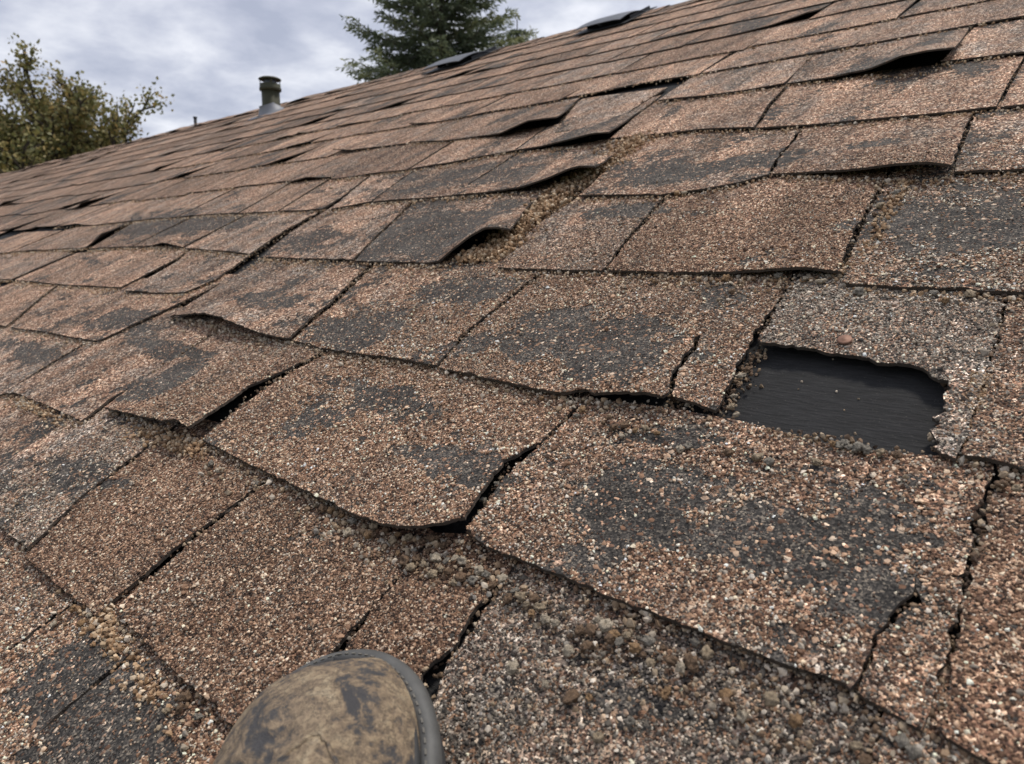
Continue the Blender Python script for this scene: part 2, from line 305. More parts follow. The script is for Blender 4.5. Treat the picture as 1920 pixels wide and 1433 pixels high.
    'E1': dict(row='E',butt=[[-2.8257,.9411,0],[-2.4122,.9583,0],[-2.2211,.9584,0]],left=[[-2.9513,1.2082]],right=[[-2.2777,1.2004]],w=.3),
    'E2': dict(row='E',butt=[[-2.2038,.9569,0],[-1.9888,.9603,0],[-1.8327,.9489,0]],left=[[-2.2588,1.1974]],right=[[-1.933,1.2173]],w=.4),
    'E3': dict(row='E',butt=[[-1.826,.9483,0],[-1.6297,.9425,0]],left=[[-1.9177,1.2145]],right=[[-1.7192,1.1862]],w=.2),
    'E4': dict(row='E',butt=[[-1.6154,.941,0],[-1.5002,.9355,0],[-1.4262,.9339,0]],left=[[-1.7059,1.1877]],right=[[-1.4389,1.0058],[-1.5421,1.2061]],w=.5),
    'E5': dict(row='E',butt=[[-1.3899,.93,0],[-1.3221,.9435,0],[-1.2745,.9585,0]],left=[[-1.5197,1.1939]],right=[[-1.3385,1.1328]],w=.45),
    'E6': dict(row='E',butt=[[-1.2658,.9574,0],[-1.121,.9558,0],[-1.0199,.9582,0]],left=[[-1.3288,1.1309]],right=[[-1.0442,1.172]],w=.35),
    'E7': dict(row='E',butt=[[-1.0164,.9577,0],[-.9248,.9551,2],[-.837,.9542,7],[-.7604,.9468,22],[-.7164,.9528,32],[-.6961,.9553,33],[-.6804,.968,26]],left=[[-1.0347,1.1697]],right=[[-.7294,1.104],[-.7288,1.2033]],w=.6),
    'E8': dict(row='E',butt=[[-.6749,.9038,3],[-.6004,.9004,0],[-.5221,.891,0],[-.4825,.897,0],[-.4197,.918,0],[-.3838,.9426,0]],left=[[-.6998,1.032],[-.7158,1.2053]],right=[[-.3983,1.0115],[-.4025,1.0657],[-.4109,1.1649]],w=.45),
    'E9': dict(row='E',butt=[[-.379,.9455,0],[-.3227,.9307,2],[-.2655,.9139,8],[-.214,.8987,16],[-.1792,.8902,18],[-.1562,.891,12]],left=[[-.3916,1.0078],[-.3964,1.0617],[-.4062,1.1684]],right=[[-.1676,1.0058],[-.1776,1.153]],w=.15),
    'E10': dict(row='E',butt=[[-.155,.9029,0],[-.1191,.9001,0],[-.0804,.895,0],[-.0101,.8713,0]],left=[[-.1637,1.0028],[-.1722,1.1462]],right=[[-.0324,1.125]],w=.55),
    'F1': dict(row='F',butt=[[-1.6772,1.1645,0],[-1.4997,1.1716,0],[-1.3682,1.1696,0]],left=[[-1.7974,1.4362]],right=[[-1.387,1.2696],[-1.4261,1.4135]],w=.35),
    'F2': dict(row='F',butt=[[-1.3526,1.1698,0],[-1.2286,1.1873,0],[-1.1491,1.2056,0],[-1.0587,1.2224,0]],left=[[-1.4035,1.4066]],right=[[-1.0883,1.358]],w=.25),
    'F3': dict(row='F',butt=[[-1.0508,1.2202,0],[-.9802,1.2119,3],[-.905,1.1996,12],[-.8224,1.1883,22],[-.7954,1.2032,16]],left=[[-1.0798,1.3553]],right=[[-.8349,1.3642],[-.8552,1.5085]],w=.6,g=.4),
    'F4': dict(row='F',butt=[[-.8014,1.2147,0],[-.6853,1.2105,0],[-.6046,1.2064,0],[-.4922,1.1726,0]],left=[[-.8314,1.3682],[-.8445,1.5036]],right=[[-.5222,1.3151],[-.5376,1.4536]],w=.2),
    'F5': dict(row='F',butt=[[-.4859,1.1704,0],[-.3859,1.1526,0],[-.2926,1.1445,0],[-.2033,1.1369,0],[-.1493,1.1368,0]],left=[[-.5126,1.3048],[-.53,1.4497]],right=[[-.1516,1.2525],[-.1511,1.3643]],w=.6),
    'F6': dict(row='F',butt=[[-.1439,1.1322,0],[-.0959,1.1287,0],[-.0222,1.1057,0]],left=[[-.1461,1.2445],[-.1475,1.3621]],right=[[-.0474,1.3793]],w=.3),
    'G1': dict(row='G',butt=[[-1.6312,1.447,0],[-1.454,1.4019,0],[-1.3227,1.3901,0],[-1.1978,1.3539,8],[-1.1091,1.3575,26],[-1.0717,1.371,22],[-1.0619,1.4036,14]],left=[[-1.7083,1.6735]],right=[[-1.1587,1.6293]],w=.45),
    'G2': dict(row='G',butt=[[-1.015,1.3241,0],[-.9224,1.3172,0],[-.8587,1.312,0]],left=[[-1.1489,1.6248]],right=[[-.8752,1.4478],[-.8821,1.5821]],w=.35),
    'G3': dict(row='G',butt=[[-.8297,1.4776,0],[-.7072,1.4502,0],[-.612,1.4431,0],[-.539,1.4476,0]],left=[[-.842,1.6553]],right=[[-.5698,1.8147]],w=.25),
    'G4': dict(row='G',butt=[[-.5329,1.4479,0],[-.4445,1.4302,2],[-.3781,1.4202,8],[-.3194,1.3871,28],[-.2795,1.3847,30],[-.2484,1.4219,20]],left=[[-.5539,1.633],[-.5659,1.8212]],right=[[-.2683,1.6568],[-.267,1.7732]],w=.5),
    'G5': dict(row='G',butt=[[-.2691,1.4315,0],[-.2106,1.422,0],[-.1521,1.4073,0],[-.0482,1.3811,0]],left=[[-.2598,1.7666]],right=[[-.0933,1.7773]],w=.5),
}
BALD = [(-0.1641, 0.2915, 0.07, 0.018, 0.95), (-0.2399, 0.2958, 0.026, 0.034, 1.0), (-0.1057, 0.2888, 0.045, 0.024, 0.9), (-0.1577, 0.3694, 0.12, 0.012, 0.5), (-0.4007, 0.497, 0.09, 0.045, 0.9), (-0.4659, 0.5331, 0.06, 0.02, 0.6), (-0.6418, 0.5977, 0.06, 0.028, 1), (-0.748, 0.4718, 0.06, 0.04, 1), (-0.7596, 0.4429, 0.05, 0.02, 0.7), (-0.597, 0.3557, 0.09, 0.035, 0.8), (-0.4261, 0.2873, 0.06, 0.02, 0.9), (-0.6218, 0.2904, 0.04, 0.03, 0.7), (-0.5517, 0.4511, 0.05, 0.02, 0.3), (-0.1351, 0.7661, 0.11, 0.05, 0.9), (-0.3108, 0.5951, 0.03, 0.03, 0.8), (-0.5589, 0.8425, 0.07, 0.03, 1), (-0.5677, 0.9788, 0.1, 0.05, 0.8), (-0.2822, 1.2546, 0.15, 0.08, 0.7), (-0.918, 0.7766, 0.12, 0.08, 1), (-1.2586, 0.7667, 0.1, 0.07, 0.6), (-1.1478, 0.3678, 0.12, 0.02, 0.8), (-1.4168, 0.4216, 0.15, 0.04, 0.7), (-0.9979, 0.3192, 0.05, 0.06, 0.5), (-0.9769, 0.2831, 0.03, 0.05, 0.8), (-1.08, 0.5143, 0.08, 0.04, 0.4), (-0.2206, 0.1706, 0.03, 0.012, 0.4), (-0.165, 0.1748, 0.035, 0.015, 0.6), (-0.5364, 0.1577, 0.06, 0.02, 0.5), (-0.5513, -0.0034, 0.1, 0.03, 0.6), (-0.4781, -0.0122, 0.1, 0.03, 0.7), (-0.8631, 0.1245, 0.1, 0.03, 0.6), (-0.0963, 0.3409, 0.02, 0.015, 0.6), (-0.0644, 0.2757, 0.01, 0.01, 0.4), (-0.3568, 0.4455, 0.05, 0.02, 0.8), (-2.3851, 0.9238, 0.3, 0.1, 0.7), (-1.8676, 0.8875, 0.2, 0.06, 0.7), (-1.5339, 0.2873, 0.2, 0.03, 0.6), (-1.0018, 1.303, 0.2, 0.05, 0.5), (-1.1328, 1.0885, 0.2, 0.1, 0.5), (-0.3197, 1.0091, 0.1, 0.04, 0.4), (-0.4268, 1.0146, 0.06, 0.03, 0.4)]
STONES = [(-0.446,0.1907),(-0.4275,0.2045),(-0.4147,0.2061),(-0.3874,0.2011),(-0.3743,0.2079),(-0.3728,0.1868),(-0.3626,0.1843),(-0.3559,0.1902),(-0.3417,0.1858),(-0.3317,0.1924),(-0.329,0.2041),(-0.3198,0.2014),(-0.3103,0.2021),(-0.2902,0.2027),(-0.2751,0.1982),(-0.2592,0.1979),(-0.2616,0.1922),(-0.2541,0.1878),(-0.2429,0.187),(-0.2353,0.1878),(-0.2186,0.1893),(-0.212,0.1922),(-0.2058,0.1992),(-0.1978,0.1962),(-0.2167,0.1747),(-0.2083,0.1822),(-0.1987,0.1922),(-0.1825,0.1929),(-0.1684,0.1993),(-0.199,0.1506),(-0.1902,0.155),(-0.1545,0.1769),(-0.6281,0.0292),(-0.6291,0.0181),(-0.6005,0.0255),(-0.6016,0.0337),(-0.6286,0.0125),(-0.4358,0.0343),(-0.4306,0.0276),(-0.4113,0.0311),(-0.4391,0.022),(-0.6931,0.2036),(-0.6005,0.2016),(-0.6703,0.2001),(-0.5063,0.2031),(-0.4938,0.2026),(-0.3164,0.6363),(-0.2974,0.6076),(-0.1793,0.6155),(-0.119,0.6176),(-0.0922,0.6166),(-0.1086,0.605),(-0.3918,0.3932),(-0.3491,0.4013),(-0.3429,0.3871),(-0.3424,0.3775),(-0.4669,0.4035),(-0.4486,0.3941),(-0.1412,0.3742),(-0.1794,0.3682),(-0.17,0.3655),(-0.2008,0.3675),(-0.236,0.3612),(-0.2319,0.3663),(-0.1368,0.3965),(-0.1261,0.3953),(-0.1217,0.3942),(-0.0657,0.1896),(-0.0606,0.1847),(-0.0637,0.1782),(-0.0493,0.2003),(-0.0444,0.1973),(-0.1453,0.2062),(-0.154,0.2097),(-0.1511,0.1988),(-0.1546,0.1741),(-0.1269,0.1877),(-0.1478,0.1949),(-0.0377,0.3845),(-0.0311,0.3833),(-0.3381,0.2115),(-0.3542,0.2109),(-0.3674,0.2128),(-1.0926,0.4544),(-1.5815,1.0869),(-0.4969,0.8918),(-0.4872,0.8943),(-0.7088,0.8238),(-0.2034,0.8517),(-0.2107,0.7927),(-0.2108,0.8146),(-0.2629,0.6444),(-0.2349,0.6397),(-0.2182,0.6348),(-0.3575,0.2806),(-0.3561,0.2614),(-0.3482,0.2486),(-0.5365,0.2073),(-0.4248,0.1961),(-0.3985,0.1987),(-0.3733,0.1979),(-0.3211,0.1865),(-0.4201,0.1979),(-0.3994,0.2056),(-0.3882,0.2067),(-0.3628,0.2019),(-0.3508,0.1983),(-0.3408,0.1994),(-0.3362,0.2045),(-0.3652,0.1926),(-0.3841,0.1908),(-0.3394,0.192),(-0.3199,0.1921),(-0.3093,0.1933),(-0.3036,0.2013),(-0.2931,0.1956),(-0.2761,0.1907),(-0.2687,0.1957),(-0.2519,0.1937),(-0.4678,0.2029),(-0.484,0.204),(-0.4521,0.2019),(-0.4361,0.2013),(-0.2122,0.2005),(-0.1929,0.1928),(-0.1905,0.1979),(-0.1762,0.1908),(-0.1698,0.1881),(-0.1601,0.1945),(-0.1541,0.1919),(-0.1776,0.1997),(-0.3138,0.3755),(-0.3009,0.3713),(-0.2939,0.3769),(-0.2816,0.3728),(-0.2747,0.3782),(-0.2622,0.3744),(-0.2888,0.3636),(-0.3132,0.3833),(-0.2297,0.4643),(-0.2264,0.4505),(-0.2247,0.4353),(-0.221,0.4211),(-0.213,0.4121),(-0.2291,0.4744),(-0.1321,0.396),(-0.1296,0.3992),(-0.1198,0.3971),(-0.1143,0.3951),(-0.1067,0.395),(-0.0967,0.3956),(-1.1646,0.193),(-1.1548,0.1779),(-1.0984,0.1778),(-1.1941,0.179),(-0.1063,0.1946),(-0.1156,0.1804),(-0.0927,0.1889),(-0.1636,0.153),(-0.174,0.1381),(-0.2409,0.1508),(-0.2173,0.1507)]

# ------------------------------------------------------------------ ground
def ground_material():
    mt, nt, b = new_mat('lawn')
    t = N(nt, 'ShaderNodeTexCoord')
    n = N(nt, 'ShaderNodeTexNoise', inp={'Scale': 0.35, 'Detail': 8.0, 'Roughness': 0.65}); nt.links.new(t.outputs['Object'], n.inputs['Vector'])
    r = ramp(nt, [(0.3, (0.035, 0.055, 0.018)), (0.6, (0.07, 0.09, 0.03)), (0.8, (0.11, 0.10, 0.05))]); nt.links.new(n.outputs['Fac'], r.inputs[0])
    nt.links.new(r.outputs[0], b.inputs['Base Color']); b.inputs['Roughness'].default_value = 0.95
    return mt
g = 900.0
ground = new_obj('ground', mesh_from('ground', [(-g, -g, 0), (g, -g, 0), (g, g, 0), (-g, g, 0)], [(0, 1, 2, 3)]), ground_material())
tag(ground, kind='structure')

# ------------------------------------------------------------------ the roof: rows of shingles
roof = empty('roof', matrix=ROOF)
tag(roof, 'weathered brown asphalt shingle roof with curled, cracked and missing shingles', 'roof')
RIDGE = 3.235
A_MIN, A_MAX = -14.5, 2.2
B_MIN = -0.95
SH_H, SH_T = 0.0062, 0.0031
OVER = 0.045

ROWB = {'Z': -0.136, 'B': 0.040, 'A': 0.218, 'C': 0.418, 'D': 0.660, 'E': 0.945, 'F': 1.200, 'G': 1.455}
ROWE = {'B': 0.18, 'A': 0.20, 'C': 0.235, 'K': 0.20, 'D': 0.28, 'E': 0.25, 'F': 0.25, 'G': 0.22}

def resample(pts, n):
    p = np.array(pts, dtype=float)
    d = np.r_[0, np.cumsum(np.linalg.norm(np.diff(p[:, :2], axis=0), axis=1))]
    if d[-1] == 0: return np.repeat(p[:1], n + 1, 0)
    t = np.linspace(0, d[-1], n + 1)
    return np.stack([np.interp(t, d, p[:, k]) for k in range(p.shape[1])], 1)

def bald_amount(a, b):
    s = 0.0
    a, b = a + 0.032 * noise.noise(Vector((a * 16, b * 16, 11))) + 0.014 * noise.noise(Vector((a * 45, b * 45, 12))), b + 0.022 * noise.noise(Vector((a * 16, b * 16, 21))) + 0.010 * noise.noise(Vector((a * 45, b * 45, 22)))
    for (ca, cb, ra, rb, st) in BALD:
        da, db = (a - ca) / ra, (b - cb) / rb
        q = da * da + db * db
        if q < 4: s += st * math.exp(-q * 1.1)
    return s

class Sh: pass
SHS = []
def make_shingle(butt, left, right, row_e, w=0.3, g=None, top=None, notop=0, nomb=None, low=0.0, res=0.02, rag=0.0028, near=False, seed=0, over=OVER, lum=None, hh=SH_H):
    """butt: [(a, b, lift_mm)...] left to right; left/right: side points going up the slope."""
    rnd = random.Random(seed)
    bp = np.array(butt, dtype=float)
    nb = np.mean(bp[bp[:, 2] <= 3.0, 1]) if (bp[:, 2] <= 3.0).any() else np.mean(bp[:, 1])
    if nomb is not None: nb = nomb * CAM_H
    lft = [tuple(bp[0, :2])] + [tuple(q) for q in left]
    rgt = [tuple(bp[-1, :2])] + [tuple(q) for q in right]
    if not notop:                                   # run on under the next row
        for s in (lft, rgt):
            (a0, b0), (a1, b1) = s[0], s[-1]
            k = over / max(0.05, b1 - b0)
            s.append((a1 + (a1 - a0) * k * 0.6, b1 + over))
    tp = [lft[-1], rgt[-1]] if top is None else [tuple(q) for q in top]
    wid = np.linalg.norm(bp[-1, :2] - bp[0, :2]); hei = max(lft[-1][1] - lft[0][1], rgt[-1][1] - rgt[0][1])
    nu = int(min(90, max(4, wid / res))); nv = int(min(60, max(3, hei / res)))
    Bc = resample(bp, nu); Tc = resample(tp, nu); Lc = resample(lft, nv); Rc = resample(rgt, nv)
    s = np.linspace(0, 1, nu + 1)[None, :, None]; t = np.linspace(0, 1, nv + 1)[:, None, None]
    P = (1 - t) * Bc[None, :, :2] + t * Tc[None, :, :2] + (1 - s) * Lc[:, None, :] + s * Rc[:, None, :] \
        - ((1 - s) * (1 - t) * Lc[0] + s * (1 - t) * Rc[0] + (1 - s) * t * Lc[-1] + s * t * Rc[-1])
    tt = t[:, :, 0]
    lift = Bc[None, :, 2] * 0.001 * np.clip(1 - tt * 1.25, 0, 1) ** 1.7
    z = hh * (1 - (P[:, :, 1] - nb) / row_e) + lift - low * 0.001
    z = np.maximum(z, -0.0045)
    off = (rnd.uniform(-50, 50), rnd.uniform(-50, 50), rnd.uniform(0, 50))
    H = np.zeros((nv + 1, nu + 1)); cov = np.zeros((nv + 1, nu + 1))
    wav = 0.0016
    for j in range(nv + 1):
        for i in range(nu + 1):
            a, b = P[j, i]
            H[j, i] = wav * noise.noise(Vector((a * 9 + off[0], b * 9 + off[1], 0))) * (1 - 0.6 * tt[j, 0])
            c = (0.84 if near else 0.90) - w * 0.5 + 0.85 * (0.85 * fbm(a * 12 + off[0], b * 20, off[2], 6) if near else 1.15 * fbm(a * 12 + off[0], b * 4.5, off[2], 3)) - (0.85 * bald_amount(a, b) if near else 0)
            cov[j, i] = max(c, -0.3)
    if rag and near:
        for (idx, ax) in (((0, slice(None)), 1), ((slice(None), 0), 0), ((slice(None), -1), 0)):
            seg = P[idx]
            for q in range(len(seg)):
                x, y = seg[q]
                d = 0.6 * noise.noise(Vector((x * 70 + off[0], y * 70, 1))) + 0.5 * noise.noise(Vector((x * 190 + off[0], y * 190, 4)))
                bite = max(0.0, noise.noise(Vector((x * 38 + off[0], y * 38, 6))) - 0.24) * 0.013 * (0.6 + 0.8 * noise.noise(Vector((x * 240, y * 240, 2))))
                if ax == 1: seg[q, 1] += d * rag + bite
                else: seg[q, 0] += d * rag * 1.7 + (bite if idx[1] == 0 else -bite) * 0.8
    z = z + H
    o = Sh()
    o.top = np.dstack([P, z]); o.cov = cov; o.tint = None
    o.nu, o.nv = nu, nv
    gg = rnd.uniform(0.0, 0.35) if g is None else g
    o.tint = (w, gg, (lum if lum is not None else rnd.uniform(0.75, 1.2)) if near else rnd.uniform(0.6, 1.35))
    o.off = off
    o.cen = o.top.mean(axis=(0, 1)); o.wid = wid; o.hei = hei; o.near = near
    o.expo = min(1.0, max(row_e, hei - over) / max(0.02, hei)) if not notop else 1.0
    SHS.append(o)
    return o

def shingle_arrays(o):
    top = o.top; nv1, nu1 = top.shape[:2]
    bot = top.copy(); bot[:, :, 2] -= SH_T
    V = np.concatenate([top.reshape(-1, 3), bot.reshape(-1, 3)])
    n = nv1 * nu1
    idx = np.arange(n).reshape(nv1, nu1)
    q = np.stack([idx[:-1, :-1], idx[:-1, 1:], idx[1:, 1:], idx[1:, :-1]], -1).reshape(-1, 4)
    F = [q, q[:, ::-1] + n]
    # separate ring of vertices for the cut edges so that they shade as edges
    ring = np.concatenate([idx[0, :], idx[1:, -1], idx[-1, -2::-1], idx[-2:0:-1, 0]])
    k = len(ring)
    V = np.concatenate([V, V[ring], V[ring + n]])
    r0 = 2 * n + np.arange(k); r1 = r0 + k
    F.append(np.stack([r0, r1, np.roll(r1, -1), np.roll(r0, -1)], -1))
    F = np.concatenate(F)
    cov = np.concatenate([o.cov.ravel(), np.full(n + 2 * k, -1.0)])
    tcv = V + np.array(o.off)
    return V, F, cov, tcv

# the traced rows near the camera
NEAR_ROWS = 'BAC'
lastR = {}; firstL = {}
NAMED = {}
for i, (k, d) in enumerate(TRACED.items()):
    row = d['row']
    dd = {q: v for q, v in d.items() if q != 'row'}
    near = row in 'BACK' or row in 'DE'
    res = 0.0045 if row in 'BAC' else (0.007 if row in 'DK' else 0.011)
    o = make_shingle(row_e=ROWE[row], res=res, near=near, seed=100 + i, **dd)
    NAMED[k] = o; o.key = k
    firstL[row] = min(firstL.get(row, 9), d['butt'][0][0]); lastR[row] = max(lastR.get(row, -9), d['butt'][-1][0])

# the rest of each row, laid like the traced part
def fill_row(b, e, a0, a1, seed, wmean=0.33, near=False, e_fun=None):
    rnd = random.Random(seed)
    a = a0
    while a < a1:
        wd = wmean * rnd.uniform(0.7, 1.3)
        if a1 - (a + wd) < 0.15: wd = a1 - a
        bb = b + rnd.uniform(-0.016, 0.016)
        gap = rnd.uniform(0.002, 0.004) if near else rnd.uniform(0.003, 0.009)
        sk = rnd.uniform(-0.012, 0.012)
        r = rnd.random()
        lift = [0, 0, 0, 0, 0]
        if r < 0.10: lift = [0, 0, 2, rnd.uniform(6, 12), rnd.uniform(10, 24)]
        elif r < 0.13: lift = [rnd.uniform(8, 18), 6, 1, 0, 0]
        elif r < 0.22: lift = [0, rnd.uniform(2, 6), rnd.uniform(4, 11), rnd.uniform(2, 5), 0]
        if b > 1.6: lift = [q * 0.6 for q in lift]
        n = 5
        butt = [(a + wd * q / (n - 1), bb + rnd.uniform(-0.008, 0.008) + lift[q] * 0.0004, lift[q]) for q in range(n)]
        butt[-1] = (butt[-1][0] - gap, butt[-1][1], butt[-1][2])
        o = make_shingle(butt, [(a + sk, b + e)], [(a + wd - gap + sk * 0.7, b + e)], e, w=rnd.uniform(0.05, 0.45 if near else 0.75), g=rnd.uniform(-0.1, 0.55) if rnd.random() < 0.35 else rnd.uniform(-0.15, 0.2),
                         res=0.012 if near else 0.05, near=near, hh=SH_H if near else 0.0046, seed=rnd.randrange(10 ** 6))
        o.key = None
        a += wd
# left of the traced shingles the rows are a little closer together
for j, (row, b, e) in enumerate([('B', 0.036, 0.15), ('A', 0.178, 0.15), ('C', 0.335, 0.20), ('K', 0.535, 0.18), ('D', 0.715, 0.25), ('E', 0.962, 0.24), ('F', 1.195, 0.25), ('G', 1.440, 0.23)]):
    fill_row(b, e, A_MIN + 0.1 * j, firstL[row] - 0.006, 300 + j)
for j, (row, b, e) in enumerate([('B', 0.066, 0.14), ('A', 0.205, 0.21), ('C', 0.408, 0.225), ('D', 0.629, 0.265), ('E', 0.892, 0.24), ('F', 1.13, 0.28), ('G', 1.41, 0.26)]):
    fill_row(b, e, lastR[row] + 0.006, A_MAX, 340 + j, near=row in 'BAC')
for j, b in enumerate((-0.70, -0.515, -0.33)):
    fill_row(b, 0.187, A_MIN, A_MAX, 380 + j)
fill_row(-0.136, 0.176, A_MIN, -1.30, 390)
ZJ = [-1.294, -0.955, -0.643, -0.523, -0.215, 0.12, 0.5]
for j in range(len(ZJ) - 1):
    a0, a1 = ZJ[j] + 0.0016, ZJ[j + 1] - 0.0016
    o = make_shingle([(a0 + (a1 - a0) * q / 4, -0.136, 0) for q in range(5)], [(a0 - 0.001, -0.05), (a0 + 0.001, 0.04)], [(a1 + 0.002, -0.06), (a1 - 0.001, 0.0), (a1, 0.04)], 0.176,
                     w=(0.3, 0.3, 0.15, 0.45, 0.3, 0.3)[j], res=0.006, near=True, seed=7000 + j)
    o.key = None
fill_row(-0.136, 0.176, 0.506, A_MAX, 392)
b = 1.675
rows_up = []
j = 0
while b < RIDGE - 0.08:
    e = 0.222
    fill_row(b, e, A_MIN + 0.13 * (j % 4), A_MAX, 400 + j)
    rows_up.append(b); b += e; j += 1

# rank by how large each shows, the largest 300 become parts of their own
def cam_xy(p):
    v = Vector(p) - Vector((0, 0, CAM_H))
    d = v.dot(C_FWD)
    if d < 0.05: return None
    return 960 + 1313.28 * v.dot(C_RIGHT) / d, 716.5 + 1313.28 * v.dot(C_DOWN) / d, d
def score(o):
    best = 0
    for p in (o.top[0, 0], o.top[0, -1], o.top[-1, 0], o.top[-1, -1], o.cen):
        c = cam_xy(p)
        if c and -30 < c[0] < 1950 and -30 < c[1] < 1463:
            best = max(best, o.wid * o.hei / c[2] ** 3)
    return best
for o in SHS: o.score = score(o) + (1000 if o.key else 0)
order = sorted(SHS, key=lambda q: -q.score)
LABEL = {
    'A3': 'curled shingle with a rounded lifted corner', 'A4': 'large shingle with a bald dark patch and a crack',
    'A4b': 'cracked-off strip of shingle', 'C2': 'buckled greyish shingle with a wavy lifted edge', 'C5': 'torn upper remnant of a missing shingle',
    'D6': 'dark bald shingle with its corner curled up', 'C4b': 'narrow cracked shingle strip beside the hole', 'A2': 'shingle with a crumpled lifted corner',
    'E7': 'shingle with its right end curled up', 'G4': 'dark shingle lifted along its edge'}
for o in order[:300]:
    V, F, cov, tcv = shingle_arrays(o)
    org = np.array([o.cen[0], o.top[0, :, 1].mean(), 0.0])
    me = mesh_from('shingle', V - org, F)
    nb = len(me.polygons)
    sm = np.zeros(nb, dtype=bool); sm[:2 * o.nu * o.nv] = True
    me.polygons.foreach_set('use_smooth', sm)
    set_attr(me, 'cov', 'FLOAT', cov); set_attr(me, 'tc', 'FLOAT_VECTOR', tcv)
    set_attr(me, 'tint', 'FLOAT_VECTOR', np.tile(np.array(o.tint), (len(V), 1)))
    ob = new_obj('shingle', me, M_SH, roof); ob.location = org
    if o.key in LABEL: ob['label'] = LABEL[o.key]
VV, FF, CC, TT, TI, nvt = [], [], [], [], [], 0
for o in order[300:]:
    V, F, cov, tcv = shingle_arrays(o)
    VV.append(V); FF.append(F + nvt); CC.append(cov); TT.append(tcv); TI.append(np.tile(np.array(o.tint), (len(V), 1))); nvt += len(V)
me = mesh_from('distant_shingles', np.concatenate(VV), np.concatenate(FF))
set_attr(me, 'cov', 'FLOAT', np.concatenate(CC)); set_attr(me, 'tc', 'FLOAT_VECTOR', np.concatenate(TT)); set_attr(me, 'tint', 'FLOAT_VECTOR', np.concatenate(TI))
tag(new_obj('distant_shingles', me, M_SH, roof), kind='stuff')
print('shingles', len(SHS), 'traced', len(TRACED))

# felt over the deck, the far slope and the house below
def box_mesh(name, x0, x1, y0, y1, z0, z1):
    V = [(x0, y0, z0), (x1, y0, z0), (x1, y1, z0), (x0, y1, z0), (x0, y0, z1), (x1, y0, z1), (x1, y1, z1), (x0, y1, z1)]
    return mesh_from(name, V, [(0, 3, 2, 1), (4, 5, 6, 7), (0, 1, 5, 4), (1, 2, 6, 5), (2, 3, 7, 6), (3, 0, 4, 7)])
new_obj('underlayment', box_mesh('underlayment', A_MIN - 0.02, A_MAX + 0.02, B_MIN, RIDGE - 0.004, -0.014, -0.0105), M_FELT, roof)
M_WOOD = simple_mat('deck_board', (0.22, 0.15, 0.09), 0.8)
new_obj('deck', box_mesh('deck', A_MIN, A_MAX, B_MIN, RIDGE, -0.034, -0.0145), M_WOOD, roof)
# back slope in the roof frame: turned down by twice the pitch about the ridge
bs_m = Matrix.Translation((0, RIDGE, -0.003)) @ Matrix.Rotation(-2 * TH, 4, 'X')
me = box_mesh('back_slope', A_MIN, A_MAX, 0.006, 4.0, -0.03, 0.0)
bk = new_obj('back_slope', me, M_SH, roof); bk.matrix_local = bs_m
co = np.array([v.co[:] for v in me.vertices])
set_attr(me, 'cov', 'FLOAT', np.full(len(co), 0.7)); set_attr(me, 'tc', 'FLOAT_VECTOR', co); set_attr(me, 'tint', 'FLOAT_VECTOR', np.tile([0.3, 0.2, 1.0], (len(co), 1)))
M_WALL = simple_mat('siding', (0.52, 0.48, 0.42), 0.8, var=0.06)
ct, st_ = math.cos(TH), math.sin(TH)
yr = RIDGE * ct
wl = new_obj('wall', box_mesh('wall', A_MIN + 0.4, A_MAX - 0.4, -0.35, 2 * yr + 0.35, 0.0, 3.25), M_WALL)
wl.parent = roof; wl.matrix_parent_inverse = ROOF.inverted()

# ridge caps bent over the ridge
def cap_mesh(seed, lift0=0.0, lift1=0.0, dark=False):
    rnd = random.Random(seed)
    Ln, hw, nl, nw = 0.34, 0.13, 6, 8
    top = np.zeros((nl + 1, nw + 1, 3))
    for i in range(nl + 1):
        x = Ln * i / nl
        for j in range(nw + 1):
            q = -1 + 2 * j / nw
            d = q * hw
            # world-like profile across the ridge, in the roof frame around the ridge line
            y = d * ct; zz = -abs(d) * st_ * (1 - math.exp(-abs(d) / 0.02))
            lift = (lift0 * (1 - x / Ln) ** 2 + lift1 * math.sin(math.pi * x / Ln)) * (0.4 + 0.6 * max(0, -q)) + 0.006 + 0.007 * (x / Ln)
            wv = 0.004 * noise.noise(Vector((x * 9 + seed, d * 14, 0)))
            top[i, j] = (x, y * ct + (zz + lift + wv) * st_, -y * st_ + (zz + lift + wv) * ct)
    return top
def cap_object(a, seed, lift0=0, lift1=0):
    o = Sh(); o.top = cap_mesh(seed, lift0, lift1); o.nu, o.nv = o.top.shape[1] - 1, o.top.shape[0] - 1
    o.top = o.top[:, ::-1].copy()
    rnd = random.Random(seed)
    o.cov = np.full(o.top.shape[:2], rnd.uniform(0.5, 0.95)); o.off = (rnd.uniform(-50, 50), rnd.uniform(-50, 50), 0); o.tint = (0.3, rnd.uniform(-0.1, 0.5), rnd.uniform(0.6, 1.1))
    V, F, cov, tcv = shingle_arrays(o)
    me = mesh_from('ridge_cap', V, F)
    set_attr(me, 'cov', 'FLOAT', cov); set_attr(me, 'tc', 'FLOAT_VECTOR', tcv); set_attr(me, 'tint', 'FLOAT_VECTOR', np.tile(np.array(o.tint), (len(V), 1)))
    ob = new_obj('ridge_cap', me, M_SH, roof); ob.location = (a, RIDGE, -0.004)
a = A_MIN; j = 0
while a < A_MAX - 0.3:
    rnd = random.Random(900 + j)
    l0 = rnd.choice([0, 0, 0, 0.012, 0.02, 0.03]); l1 = rnd.choice([0, 0, 0, 0.01, 0.018])
    cap_object(a, 900 + j, l0, l1)
    a += 0.24; j += 1

